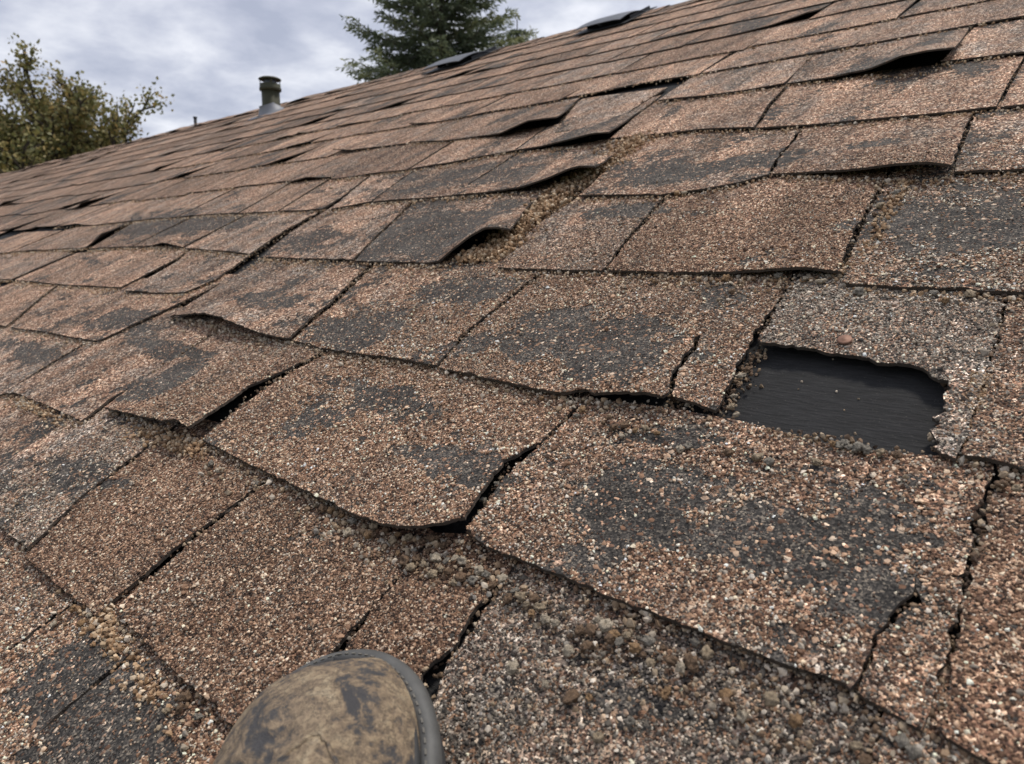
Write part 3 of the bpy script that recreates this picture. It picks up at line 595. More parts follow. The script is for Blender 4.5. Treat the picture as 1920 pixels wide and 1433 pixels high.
# ------------------------------------------------------------------ granules: real grains bedded in and lying on the near shingles
def granule_nodes(name, variants, sub):
    ng = bpy.data.node_groups.new(name, 'GeometryNodeTree')
    ng.interface.new_socket('Geometry', in_out='INPUT', socket_type='NodeSocketGeometry')
    ng.interface.new_socket('Geometry', in_out='OUTPUT', socket_type='NodeSocketGeometry')
    gi = ng.nodes.new('NodeGroupInput'); go = ng.nodes.new('NodeGroupOutput')
    jn = ng.nodes.new('GeometryNodeJoinGeometry')
    for v in range(variants):
        ic = ng.nodes.new('GeometryNodeMeshIcoSphere'); ic.inputs['Radius'].default_value = 1.0; ic.inputs['Subdivisions'].default_value = sub
        nz = ng.nodes.new('ShaderNodeTexNoise'); nz.noise_dimensions = '4D'; nz.inputs['Scale'].default_value = 0.9; nz.inputs['W'].default_value = 3.3 * v + 1; nz.inputs['Detail'].default_value = 2.0
        sb = ng.nodes.new('ShaderNodeVectorMath'); sb.operation = 'SUBTRACT'; sb.inputs[1].default_value = (0.5, 0.5, 0.5)
        sc = ng.nodes.new('ShaderNodeVectorMath'); sc.operation = 'SCALE'; sc.inputs['Scale'].default_value = 2.3
        sp = ng.nodes.new('GeometryNodeSetPosition')
        sm = ng.nodes.new('GeometryNodeSetMaterial'); sm.inputs['Material'].default_value = M_GR
        g2i = ng.nodes.new('GeometryNodeGeometryToInstance')
        ng.links.new(nz.outputs['Color'], sb.inputs[0]); ng.links.new(sb.outputs[0], sc.inputs[0])
        ng.links.new(ic.outputs['Mesh'], sp.inputs['Geometry']); ng.links.new(sc.outputs[0], sp.inputs['Offset'])
        ng.links.new(sp.outputs[0], sm.inputs['Geometry']); ng.links.new(sm.outputs[0], g2i.inputs[0]); ng.links.new(g2i.outputs[0], jn.inputs[0])
    def attr(n, t):
        a = ng.nodes.new('GeometryNodeInputNamedAttribute'); a.data_type = t; a.inputs['Name'].default_value = n
        return a.outputs['Attribute']
    io = ng.nodes.new('GeometryNodeInstanceOnPoints')
    io.inputs['Pick Instance'].default_value = True
    e2r = ng.nodes.new('FunctionNodeEulerToRotation')
    ng.links.new(attr('rot', 'FLOAT_VECTOR'), e2r.inputs[0])
    ng.links.new(gi.outputs[0], io.inputs['Points']); ng.links.new(jn.outputs[0], io.inputs['Instance'])
    ng.links.new(attr('var', 'INT'), io.inputs['Instance Index']); ng.links.new(e2r.outputs[0], io.inputs['Rotation']); ng.links.new(attr('scl', 'FLOAT_VECTOR'), io.inputs['Scale'])
    ng.links.new(io.outputs[0], go.inputs[0])
    return ng

PAL = np.array([(0.018, 0.012, 0.009), (0.050, 0.029, 0.019), (0.118, 0.067, 0.042), (0.19, 0.109, 0.066), (0.28, 0.165, 0.101), (0.40, 0.253, 0.162), (0.58, 0.42, 0.285), (0.80, 0.67, 0.51)])
PGREY = np.array([(0.02, 0.018, 0.016), (0.045, 0.039, 0.033), (0.085, 0.074, 0.061), (0.135, 0.115, 0.092), (0.195, 0.165, 0.13), (0.28, 0.235, 0.185), (0.40, 0.34, 0.27), (0.60, 0.53, 0.44)])
PCRUMB = np.array([(0.06, 0.04, 0.028), (0.13, 0.085, 0.055), (0.20, 0.13, 0.082), (0.27, 0.185, 0.115), (0.35, 0.255, 0.165), (0.42, 0.335, 0.235), (0.30, 0.27, 0.23), (0.60, 0.51, 0.40)])
def pick(pal, r):
    x = np.clip(r, 0, 0.9999) * (len(pal) - 1); i = x.astype(int); fr = (x - i)[:, None]
    return pal[i] * (1 - fr) + pal[i + 1] * fr

def scatter_object(name, P, scl, rot, col, nvar, sub, parent):
    me = bpy.data.meshes.new(name)
    me.vertices.add(len(P)); me.vertices.foreach_set('co', np.asarray(P, dtype=np.float32).ravel())
    set_attr(me, 'scl', 'FLOAT_VECTOR', scl); set_attr(me, 'rot', 'FLOAT_VECTOR', rot); set_attr(me, 'gcol', 'FLOAT_VECTOR', col)
    at = me.attributes.new('var', 'INT', 'POINT'); at.data.foreach_set('value', RNG.integers(0, nvar, len(P)).astype(np.int32))
    o = new_obj(name, me, M_GR, parent)
    md = o.modifiers.new('grains', 'NODES'); md.node_group = granule_nodes(name + '_nodes', nvar, sub)
    return o

PP, SS, CCOL = [], [], []
DENS = 640000.0
camv = np.array([0, 0, CAM_H])
for o in SHS:
    if not o.near: continue
    d0 = np.linalg.norm(o.top - camv, axis=2).min()
    if d0 > 1.05: continue
    area = o.wid * o.hei
    n = int(area * DENS)
    u = RNG.random(n) * o.nu; v = RNG.random(n) ** 1.0 * o.nv * min(1.0, o.expo + 0.06)
    i = np.minimum(u.astype(int), o.nu - 1); j = np.minimum(v.astype(int), o.nv - 1); fu, fv = (u - i), (v - j)
    def lerp(A):
        if A.ndim == 3: a_, b_ = fu[:, None], fv[:, None]
        else: a_, b_ = fu, fv
        return (A[j, i] * (1 - a_) + A[j, i + 1] * a_) * (1 - b_) + (A[j + 1, i] * (1 - a_) + A[j + 1, i + 1] * a_) * b_
    P = lerp(o.top); cov = lerp(o.cov)
    # image footprint test, with a wide margin for a camera a step aside
    rel = P - camv
    dep = rel @ np.array(C_FWD); X_ = rel @ np.array(C_RIGHT) / np.maximum(dep, 1e-3); Y_ = rel @ np.array(C_DOWN) / np.maximum(dep, 1e-3)
    dist = np.linalg.norm(rel, axis=1)
    ok = (dep > 0.1) & (np.abs(X_) < 0.95) & (np.abs(Y_) < 0.72)
    pre = ok & (RNG.random(n) < np.clip((1.10 - dist) / 0.35, 0, 1))
    P = P[pre]; cov = cov[pre]; dist = dist[pre]; n = len(P); ok = np.ones(n, dtype=bool)
    if not n: continue
    fz = np.array([noise.noise(Vector((p[0] * 62 + o.off[0], p[1] * 62, 3.0))) + 0.6 * noise.noise(Vector((p[0] * 150 + o.off[1], p[1] * 150, 8.0))) for p in P.tolist()])
    val = cov + 0.46 * fz
    prob = np.clip((val + RNG.normal(0, 0.03, n) - 0.40) / 0.05, 0.06, 0.90)
    ok &= RNG.random(n) < prob
    P = P[ok]; cov = cov[ok]; fz = fz[ok]; rimz = np.exp(-((val[ok] - 0.45) / 0.07) ** 2); k = len(P)
    if not k: continue
    r = 0.00058 * np.exp(RNG.normal(0, 0.30, k)) * (1 + 0.40 * rimz); big = RNG.random(k) < 0.05; r[big] *= 1.5
    sc = np.stack([r * RNG.uniform(0.8, 1.35, k), r * RNG.uniform(0.8, 1.35, k), r * RNG.uniform(0.55, 0.95, k)], 1)
    P[:, 2] += r * (0.25 + 0.5 * rimz)
    fx = np.array([noise.noise(Vector((p[0] * 17 + o.off[0], p[1] * 17, 9))) for p in P[::12]]); fx = np.repeat(fx, 12)[:k]
    sx = np.array([noise.noise(Vector((p[0] * 26 + o.off[0], p[1] * 6, 14))) for p in P[::12]]); sx = np.repeat(sx, 12)[:k]
    gm = np.clip(o.tint[1] + fx * 0.9 + 0.15, 0, 1)
    rr = np.clip(RNG.beta(1.15, 1.9, k) * 1.0 + fx * 0.10 + fz * 0.16 + 0.22 * rimz, 0, 1); hi = RNG.random(k) < 0.06; rr[hi] = RNG.uniform(0.78, 1.0, hi.sum())
    col = 1.35 * np.where((RNG.random(k) < gm)[:, None], pick(PGREY, rr), pick(PAL, rr)) * o.tint[2] * (1 + 0.5 * sx + 0.2 * fx)[:, None]
    PP.append(P); SS.append(sc); CCOL.append(np.clip(col, 0, 0.8))
PP = np.concatenate(PP); SS = np.concatenate(SS); CCOL = np.concatenate(CCOL)
print('bedded granules', len(PP))
rot = np.stack([RNG.normal(0, 0.3, len(PP)), RNG.normal(0, 0.3, len(PP)), RNG.uniform(0, 6.28, len(PP))], 1)
tag(scatter_object('mineral_granules', PP, SS, rot, CCOL, 4, 1, roof), kind='stuff')

# loose crumbs below the butt edges, in the joints and in the open channel between two shingles
LP, LS, LC = [], [], []
def crumbs(a, b, z, r, pal=PCRUMB, bias=0.0):
    r *= 0.92
    if -0.25 < a < -0.072 and 0.405 < b < 0.53 and z > -0.006: z = -0.0105 if random.random() < 0.12 else -0.03
    LP.append((a, b, z + r * 0.55)); LS.append((r * random.uniform(0.8, 1.3), r * random.uniform(0.8, 1.3), r * random.uniform(0.6, 1.0)))
    q = min(0.999, max(0, random.betavariate(1.5, 1.4) + bias)); LC.append(tuple(pick(pal, np.array([q]))[0] * random.uniform(0.75, 1.15)))
for key, o in NAMED.items():
    d = TRACED[key]; row = d['row']
    dens = {'B': 1500, 'A': 1700, 'C': 1700, 'K': 500, 'D': 1400, 'E': 1000, 'F': 600, 'G': 300}[row]
    dist0 = 0.5
    bt = np.array(d['butt'])
    for q in range(len(bt) - 1 if key not in ('C5', 'C7') else 0):
        L_ = abs(bt[q + 1, 0] - bt[q, 0])
        for _ in range(int(L_ * dens)):
            f_ = random.random(); a_ = bt[q, 0] + (bt[q + 1, 0] - bt[q, 0]) * f_; b_ = bt[q, 1] + (bt[q + 1, 1] - bt[q, 1]) * f_
            cl = noise.noise(Vector((a_ * 13, b_ * 13, 3.0))) + 0.35 + (0.25 if row in 'AC' else 0)
            if random.random() > cl * 1.5: continue
            db = random.expovariate(1 / 0.009) - 0.005
            if db > 0.045: continue
            big = random.random()
            r = (0.0008 + 0.0008 * big + 0.0016 * big ** 7)
            crumbs(a_, b_ - db, 0.0012 + max(0, db) * 0.035, r, bias=0.16)
    for side in ('left', 'right'):
        s = [tuple(bt[0 if side == 'left' else -1, :2])] + [tuple(q) for q in d[side]]
        for (a0, b0), (a1, b1) in zip(s[:-1], s[1:]):
            for _ in range(int(abs(b1 - b0) * {'B': 500, 'A': 900, 'C': 900, 'D': 700}.get(row, 300))):
                f_ = random.random()
                crumbs(a0 + (a1 - a0) * f_ + random.gauss(0, 0.0035), b0 + (b1 - b0) * f_, random.uniform(-0.009, 0.003), 0.0010 + 0.0014 * random.random() ** 2, bias=-0.15)
def along(pts, n, wd, rmin, rmax, z0=0.001, z1=0.004, pal=PCRUMB, bias=0.0):
    pts = np.array(pts)
    for _ in range(n):
        q = random.random() * (len(pts) - 1); i = int(q); f_ = q - i
        c = pts[i] * (1 - f_) + pts[i + 1] * f_
        crumbs(c[0] + random.gauss(0, wd), c[1] + random.gauss(0, wd * 0.5), random.uniform(z0, z1), random.uniform(rmin, rmax), pal, bias)
PTAN = np.array([(0.085, 0.050, 0.027), (0.20, 0.118, 0.062), (0.32, 0.198, 0.108), (0.42, 0.275, 0.16), (0.54, 0.40, 0.255), (0.70, 0.57, 0.42)])
CHANNEL = [(-0.735, 0.69), (-0.705, 0.705), (-0.722, 0.81), (-0.742, 0.925), (-0.742, 1.03), (-0.735, 1.11), (-0.733, 1.22)]
along(CHANNEL, 4600, 0.020, 0.0016, 0.0042, -0.009, 0.006, PTAN)
along([(-0.235, 0.42), (-0.236, 0.47), (-0.238, 0.52)], 500, 0.007, 0.0008, 0.0022, -0.009, 0.006, PCRUMB, -0.25)
along([(-0.232, 0.413), (-0.17, 0.402), (-0.12, 0.404), (-0.075, 0.411)], 420, 0.005, 0.0008, 0.0021, -0.008, 0.003, PCRUMB, -0.1)
along([(-0.155, 0.405), (-0.125, 0.408)], 160, 0.006, 0.0008, 0.0024, -0.004, 0.006, PCRUMB, -0.2)
along([(-0.62, 0.045), (-0.59, 0.038), (-0.55, 0.03), (-0.45, 0.02)], 300, 0.011, 0.001, 0.0028, 0.0, 0.003, PTAN)
along([(-0.46, 0.20), (-0.40, 0.185), (-0.34, 0.19), (-0.30, 0.20)], 260, 0.014, 0.0009, 0.0024, 0.0, 0.003, PCRUMB)
along([(-0.30, 0.20), (-0.22, 0.185), (-0.15, 0.18), (-0.08, 0.18)], 200, 0.012, 0.0008, 0.0020, 0.0, 0.003, PCRUMB)
along([(-0.20, 0.655), (-0.195, 0.72), (-0.20, 0.80), (-0.20, 0.90)], 600, 0.005, 0.001, 0.0028, -0.002, 0.005, PTAN)
along([(-1.30, 0.19), (-1.2, 0.185), (-1.08, 0.185)], 200, 0.016, 0.0012, 0.003, 0.0, 0.003, PTAN)
along([(-0.90, 0.21), (-0.80, 0.215), (-0.74, 0.215)], 300, 0.016, 0.0012, 0.003, 0.0, 0.003, PTAN)
# the worn tan strip right of the hole
for _ in range(900):
    crumbs(random.uniform(-0.082, -0.060), random.uniform(0.412, 0.50), 0.0045, random.uniform(0.0006, 0.0013), PTAN)
# a thin line of grit below the butt edges farther up and to the left
for o in SHS:
    if o.key is None and o.cen[0] > -3.4 and 0.1 < o.cen[1] < 2.2:
        e0 = o.top[0]
        for _ in range(int(o.wid * 130)):
            q = e0[random.randrange(len(e0))]
            crumbs(q[0] + random.uniform(-0.03, 0.03), q[1] - random.expovariate(1 / 0.010), 0.001, random.uniform(0.0014, 0.0032), PTAN, 0.1)
for key, o in NAMED.items():
    if TRACED[key]['row'] in 'DEFGK':
        e0 = o.top[0]
        for _ in range(int(o.wid * 420)):
            q = e0[random.randrange(len(e0))]
            crumbs(q[0] + random.uniform(-0.012, 0.012), q[1] - random.expovariate(1 / 0.011), 0.001, random.uniform(0.0011, 0.0026), PTAN, 0.1)
# pale grit lying on the low worn shingle beside the boot
for _ in range(1700):
    a_, b_ = random.uniform(-0.27, 0.0), random.uniform(-0.02, 0.205)
    if noise.noise(Vector((a_ * 30, b_ * 30, 1.5))) < -0.12: continue
    crumbs(a_, b_, 0.0035, 0.0008 + 0.0011 * random.random() ** 2, PGREY if random.random() < 0.55 else PCRUMB, 0.22)
# thin scatter over everything near
for _ in range(5200):
    a_ = random.uniform(-0.95, 0.05); b_ = random.uniform(0.0, 0.95)
    if noise.noise(Vector((a_ * 14, b_ * 14, 5.5))) < -0.05: continue
    crumbs(a_, b_, 0.006 - 0.006 * (1 if random.random() < 0.4 else 0), 0.0008 + 0.0010 * random.random() ** 3, PCRUMB, 0.18)
LP = np.array(LP); LS = np.array(LS); LC = np.array(LC)
rot = RNG.uniform(0, 6.28, (len(LP), 3))
lg = scatter_object('loose_granules', LP, LS, rot, LC, 8, 1, None)
lg.matrix_world = ROOF
tag(lg, 'loose tan and grey granules washed down between the shingles', 'granules', kind='stuff')
print('loose granules', len(LP))

# the larger loose crumbs one can pick out
def crumb_material():
    mt, nt, b = new_mat('loose_crumb')
    oi = N(nt, 'ShaderNodeObjectInfo')
    t = N(nt, 'ShaderNodeTexCoord')
    n = N(nt, 'ShaderNodeTexNoise', inp={'Scale': 1.6, 'Detail': 5.0, 'Roughness': 0.75}); nt.links.new(t.outputs['Object'], n.inputs['Vector'])
    k = ramp(nt, [(0.3, 0.25), (0.5, 0.9), (0.7, 1.35)]); nt.links.new(n.outputs['Fac'], k.inputs[0])
    nt.links.new(mixc(nt, 1.0, oi.outputs['Color'], k.outputs[0], 'MULTIPLY'), b.inputs['Base Color'])
    b.inputs['Roughness'].default_value = 0.85
    bp = N(nt, 'ShaderNodeBump', inp={'Strength': 1.0, 'Distance': 0.003}); nt.links.new(n.outputs['Fac'], bp.inputs['Height']); nt.links.new(bp.outputs[0], b.inputs['Normal'])
    return mt
M_CR = crumb_material()
def rock_mesh(seed, dimple):
    bm = bmesh.new(); bmesh.ops.create_icosphere(bm, subdivisions=3, radius=1.0)
    for v in bm.verts:
        p = v.co.copy(); n_ = p.normalized()
        d = 1 + 0.5 * noise.noise(p * 1.3 + Vector((seed * 5.1, 0, 0))) + 0.5 * noise.noise(p * 2.7 + Vector((0, seed * 3.7, 0)))
        v.co = n_ * d
        v.co.z *= 0.72
        if dimple:
            rr = math.hypot(n_.x, n_.y)
            if n_.z > 0: v.co.z -= 0.75 * math.exp(-(rr / 0.42) ** 2)
    me = bpy.data.meshes.new('loose_crumb'); bm.to_mesh(me); bm.free()
    me.polygons.foreach_set('use_smooth', np.ones(len(me.polygons), dtype=bool))
    me.materials.append(M_CR)
    return me
ROCKS = [rock_mesh(s, s % 3 == 2) for s in range(9)]
CRUMB_COL = {'brown': (0.20, 0.125, 0.072), 'orange-tan': (0.36, 0.22, 0.11), 'pale tan': (0.40, 0.31, 0.205), 'grey': (0.27, 0.24, 0.195), 'cream': (0.50, 0.42, 0.31)}
def crumb_place(a, b):
    if b > 0.85: return 'in the upper gap between shingles'
    if b > 0.60: return 'under the lifted shingles above the hole' if a > -0.45 else 'in the gap beside the dark curled shingle'
    if b > 0.38 and a > -0.13: return 'at the lower right rim of the dark hole'
    if b > 0.38 and a > -0.25: return 'at the lower left rim of the dark hole'
    if b > 0.36: return 'below the cracked shingle row left of the hole' if a > -0.45 else 'below the joint above the curled shingle'
    if a < -0.5 and b < 0.1: return 'by the stepped shingle edge left of the boot'
    if a < -0.55: return 'under the left half of the curled shingle edge'
    if a > -0.12: return 'near the bottom right under the shingle edge'
    if a < -0.42: return 'under the middle of the curled shingle edge'
    if a < -0.33: return 'just below the rounded curled shingle corner'
    if b > 0.19: return 'tucked against the edge of the big bald shingle'
    if a < -0.25: return 'on the worn shingle right of the boot toe'
    return 'out on the worn grey shingle at bottom centre'
for k, (a_, b_) in enumerate(STONES):
    rnd = random.Random(k * 7 + 1)
    kind_ = rnd.randrange(9); cname = rnd.choice(list(CRUMB_COL))
    o = new_obj('loose_crumb', ROCKS[kind_], M_CR); o.color = (*CRUMB_COL[cname], 1)
    r = rnd.uniform(0.0018, 0.0036)
    if b_ > 0.6: r *= 1.25
    o.matrix_world = ROOF @ Matrix.Translation((a_, b_, 0.004 + r * 0.35)) @ Matrix.Rotation(rnd.uniform(0, 6.28), 4, 'Z') @ Matrix.Rotation(rnd.uniform(-0.5, 0.5), 4, 'X') @ Matrix.Diagonal((r * rnd.uniform(0.85, 1.3), r, r, 1))
    pl = crumb_place(a_, b_)
    tag(o, ('pitted ' if kind_ % 3 == 2 else 'lumpy ') + cname + ' crumb ' + pl, 'crumb', 'loose crumbs ' + pl)

# ------------------------------------------------------------------ roofing nail at the torn edge
def lathe(name, prof, seg=32, smooth=True):
    V, F = [], []
    for (r, z) in prof:
        for i in range(seg):
            t_ = 2 * math.pi * i / seg; V.append((r * math.cos(t_), r * math.sin(t_), z))
    for k in range(len(prof) - 1):
        for i in range(seg):
            i2 = (i + 1) % seg
            F.append((k * seg + i, k * seg + i2, (k + 1) * seg + i2, (k + 1) * seg + i))
    return mesh_from(name, V, F, smooth)
M_NAIL = simple_mat('rusty_copper', (0.20, 0.105, 0.07), 0.6, 0.4, var=0.4, scale=300)
nail = empty('roofing_nail', matrix=ROOF @ Matrix.Translation((-0.1667, 0.5285, 0.0068)) @ Matrix.Rotation(0.12, 4, 'X'))
tag(nail, 'rusty copper roofing nail at the torn shingle edge above the hole', 'nail')
new_obj('head', lathe('head', [(0.0001, 0.0012), (0.0016, 0.0013), (0.0022, 0.0009), (0.0046, 0.0011), (0.0058, 0.0007), (0.0060, 0.0), (0.0056, -0.0006), (0.0001, -0.0006)]), M_NAIL, nail)
new_obj('shank', lathe('shank', [(0.0016, -0.0005), (0.0016, -0.022), (0.0001, -0.026)], 12), M_NAIL, nail)

# ------------------------------------------------------------------ vent pipe with cap, small stub pipe, two low hood vents
M_PIPE = simple_mat('mossy_pipe', (0.042, 0.043, 0.022), 0.7, 0.2, var=0.6, scale=14)
M_LEAD = simple_mat('galvanised', (0.20, 0.21, 0.23), 0.6, 0.3, var=0.2, scale=9)
M_DARK = simple_mat('dark_metal', (0.022, 0.024, 0.027), 0.55, 0.3, var=0.3)
up_rot = Matrix.Rotation(-TH, 4, 'X')
vent = empty('vent_pipe', matrix=ROOF @ Matrix.Translation((-4.52, 2.90, -0.005)) @ up_rot @ Matrix.Diagonal((1.06, 1.06, 0.94, 1)))
tag(vent, 'mossy green vent pipe with a slotted cap and grey flashing near the ridge', 'vent pipe')
new_obj('pipe', lathe('pipe', [(0.056, -0.06), (0.056, 0.175), (0.05, 0.175), (0.05, 0.0)]), M_PIPE, vent)
new_obj('collar', lathe('collar', [(0.058, 0.150), (0.068, 0.156), (0.068, 0.172), (0.064, 0.178), (0.064, 0.198), (0.060, 0.20), (0.052, 0.20), (0.052, 0.16)]), M_PIPE, vent)
new_obj('inner_flue', lathe('inner_flue', [(0.040, 0.16), (0.040, 0.228), (0.036, 0.228)]), M_LEAD, vent)
cap_o = new_obj('cap', lathe('cap', [(0.0001, 0.252), (0.03, 0.250), (0.055, 0.244), (0.069, 0.236), (0.070, 0.229), (0.066, 0.227), (0.0001, 0.235)]), M_PIPE, vent)
for q in range(4):
    t_ = math.pi / 4 + q * math.pi / 2 + 0.35
    p = new_obj('strut', box_mesh('strut', -0.007, 0.007, -0.002, 0.002, 0.195, 0.235), M_PIPE, cap_o)
    p.location = (0.060 * math.cos(t_), 0.060 * math.sin(t_), 0); p.rotation_euler.z = t_ + math.pi / 2
fl = new_obj('flashing', lathe('flashing', [(0.060, 0.075), (0.064, 0.06), (0.085, 0.022), (0.10, 0.010), (0.155, 0.0075), (0.172, 0.006), (0.172, 0.002)], 40), M_LEAD, vent)
fl.matrix_local = up_rot.inverted() @ Matrix.Diagonal((0.95, 0.9, 0.9, 1))
stub = empty('stub_pipe', matrix=ROOF @ Matrix.Translation((-6.16, 3.20, 0.0)) @ up_rot)
tag(stub, 'tiny dark stub pipe on the ridge left of the vent pipe', 'pipe')
new_obj('pipe', lathe('pipe', [(0.013, -0.02), (0.013, 0.075), (0.009, 0.075), (0.009, 0.0)], 16), M_DARK, stub)
new_obj('rim', lathe('rim', [(0.013, 0.066), (0.017, 0.068), (0.017, 0.079), (0.010, 0.079)], 16), M_DARK, stub)

def hood_vent(a, b, sc, label):
    root = empty('hood_vent', matrix=ROOF @ Matrix.Translation((a, b, 0.004)) @ Matrix.Scale(sc, 4))
    tag(root, label, 'roof vent', 'low hood vents below the ridge')
    nl, nw = 14, 12
    top = np.zeros((nl + 1, nw + 1, 3))
    for i in range(nl + 1):
        t_ = i / nl
        for j in range(nw + 1):
            q = -1 + 2 * j / nw
            arch = 0.019 + 0.028 * math.sin(math.pi * min(1, t_ * 0.85 + 0.22)) - 0.030 * t_ ** 3
            top[i, j] = (q * 0.15, -0.02 + 0.36 * t_, arch * (1 - 0.18 * abs(q) ** 4))
    o = Sh(); o.top = top; o.nu, o.nv = nw, nl; o.cov = np.zeros(top.shape[:2]); o.off = (0, 0, 0)
    V, F, cov, tcv = shingle_arrays(o)
    me = mesh_from('hood', V, F, True)
    new_obj('hood', me, M_HOOD, root)
    new_obj('collar', lathe('collar', [(0.09, 0.0), (0.09, 0.030), (0.085, 0.030), (0.085, 0.0)], 24), M_DARK, root).location = (0, 0.16, 0)
    new_obj('flange', box_mesh('flange', -0.17, 0.17, -0.02, 0.36, 0.004, 0.008), M_DARK, root)
    for sx in (-1, 1):
        new_obj('side_panel', box_mesh('side_panel', sx * 0.140 - 0.002, sx * 0.140 + 0.002, 0.10, 0.33, 0.008, 0.024), M_DARK, root)
    return root
M_HOOD = simple_mat('painted_hood', (0.10, 0.107, 0.118), 0.42, 0.35, var=0.25, scale=18)
hood_vent(-2.83, 2.90, 0.92, 'grey low hood vent on the ridge in front of the spruce')
hood_vent(-1.90, 2.98, 0.82, 'dark low hood vent on the ridge right of the spruce')

# ------------------------------------------------------------------ the work boot
def leather_material():
    mt, nt, b = new_mat('dusty_leather')
    t = N(nt, 'ShaderNodeTexCoord')
    n1 = N(nt, 'ShaderNodeTexNoise', inp={'Scale': 30.0, 'Detail': 12.0, 'Roughness': 0.76, 'Distortion': 0.5}); nt.links.new(t.outputs['Object'], n1.inputs['Vector'])
    n2 = N(nt, 'ShaderNodeTexNoise', inp={'Scale': 170.0, 'Detail': 5.0, 'Roughness': 0.7}); nt.links.new(t.outputs['Object'], n2.inputs['Vector'])
    mp = N(nt, 'ShaderNodeMapping'); mp.inputs['Scale'].default_value = (300, 90, 200); mp.inputs['Rotation'].default_value = (0, 0, 0.5); nt.links.new(t.outputs['Object'], mp.inputs['Vector'])
    n3 = N(nt, 'ShaderNodeTexNoise', inp={'Scale': 1.0, 'Detail': 3.0}); nt.links.new(mp.outputs[0], n3.inputs['Vector'])
    f = mth(nt, 'ADD', n1.outputs['Fac'], mth(nt, 'MULTIPLY', mth(nt, 'SUBTRACT', n2.outputs['Fac'], 0.5), 0.35))
    dust = ramp(nt, [(0.41, (0.045, 0.044, 0.047)), (0.45, (0.085, 0.073, 0.062)), (0.475, (0.18, 0.13, 0.084)), (0.52, (0.30, 0.218, 0.135)), (0.58, (0.40, 0.305, 0.19)), (0.70, (0.54, 0.44, 0.30))]); nt.links.new(f, dust.inputs[0])
    nw = mixc(nt, 0.012, t.outputs['Object'], n2.outputs['Color'], 'LINEAR_LIGHT')
    vc = N(nt, 'ShaderNodeTexVoronoi', feature='DISTANCE_TO_EDGE', inp={'Scale': 120.0}); nt.links.new(nw, vc.inputs['Vector'])
    ck = mth(nt, 'MULTIPLY', mth(nt, 'LESS_THAN', vc.outputs['Distance'], 0.05), mth(nt, 'GREATER_THAN', n1.outputs['Fac'], 0.50))
    bc = mixc(nt, mth(nt, 'MULTIPLY', n3.outputs['Fac'], 0.3), dust.outputs[0], (0.06, 0.05, 0.042))
    nt.links.new(mixc(nt, mth(nt, 'MULTIPLY', ck, 0.55), bc, (0.05, 0.04, 0.032)), b.inputs['Base Color'])
    b.inputs['Roughness'].default_value = 0.62
    hh = mth(nt, 'ADD', mth(nt, 'MULTIPLY', f, 0.006), mth(nt, 'MULTIPLY', n3.outputs['Fac'], 0.0008))
    hh = mth(nt, 'SUBTRACT', hh, mth(nt, 'MULTIPLY', ck, 0.0006))
    bp = N(nt, 'ShaderNodeBump', inp={'Strength': 0.75, 'Distance': 1.0}); nt.links.new(hh, bp.inputs['Height']); nt.links.new(bp.outputs[0], b.inputs['Normal'])
    return mt
M_LEA = leather_material()
M_RUB = simple_mat('grey_rubber', (0.075, 0.074, 0.070), 0.6, var=0.7, scale=60, bump=0.001)
M_SOLE = simple_mat('black_rubber', (0.03, 0.03, 0.03), 0.75, var=0.3, scale=60)
M_THR = simple_mat('thread', (0.15, 0.14, 0.12), 0.8)
M_LACE = simple_mat('brown_lace', (0.06, 0.042, 0.034), 0.8, var=0.4, scale=250, bump=0.0008)

bd = Vector((-0.6, 0.8, 0)).normalized()
bm_ = Matrix.Identity(4)
bx = Vector((bd.y, -bd.x, 0))
for i in range(3):
    bm_[i][0] = bx[i]; bm_[i][1] = bd[i]; bm_[i][2] = (0, 0, 1)[i]
bm_[0][3], bm_[1][3], bm_[2][3] = -0.3235, 0.1040, 0.0075
boot = empty('work_boot', matrix=ROOF @ bm_)
tag(boot, 'scuffed dusty leather work boot with a grey rubber welt standing on the shingles', 'boot')
def half_w(l):                       # outline of the sole, l = distance from the toe tip (negative back)
    if l > -0.09: return 0.0665 * max(0, 1 - ((l + 0.09) / 0.09) ** 2.15) ** (1 / 2.15)
    if l > -0.21: return 0.0665 - 0.017 * (0.5 - 0.5 * math.cos(math.pi * (l + 0.09) / -0.12))
    if l > -0.26: return 0.0495 - 0.004 * (l + 0.21) / -0.05
    return 0.0455 * math.sqrt(max(0, 1 - ((l + 0.26) / 0.055) ** 2))
def skew(l): return -0.004 * max(0, 1 + l / 0.09) if l > -0.09 else 0
def ls(n):                            # denser near the two round ends
    return [-0.315 * (0.5 - 0.5 * math.cos(math.pi * i / n)) for i in range(n + 1)]
def outline(n=70, ins=0.0):
    L = ls(n); pts = []
    k = (0.315 - 2 * ins) / 0.315
    rightp = [(max(0, half_w(l) - ins) + skew(l), (l + 0.1575) * k - 0.1575) for l in L]
    leftp = [(-max(0, half_w(l) - ins) + skew(l), (l + 0.1575) * k - 0.1575) for l in L]
    return rightp + leftp[-2:0:-1]
def loft(name, rings, cap0=True, cap1=True, smooth=True):
    n = len(rings[0]); V = [p for r in rings for p in r]; F = []
    for k in range(len(rings) - 1):
        for i in range(n):
            i2 = (i + 1) % n
            F.append((k * n + i, k * n + i2, (k + 1) * n + i2, (k + 1) * n + i))
    if cap0: F.append(tuple(range(n))[::-1])
    if cap1: F.append(tuple((len(rings) - 1) * n + i for i in range(n)))
    return mesh_from(name, V, F, smooth)
def ring(ins, z): return [(x, y, z) for x, y in outline(70, ins)]
new_obj('outsole', loft('outsole', [ring(0.004, 0.0), ring(0.0025, 0.004), ring(0.002, 0.016)]), M_SOLE, boot)
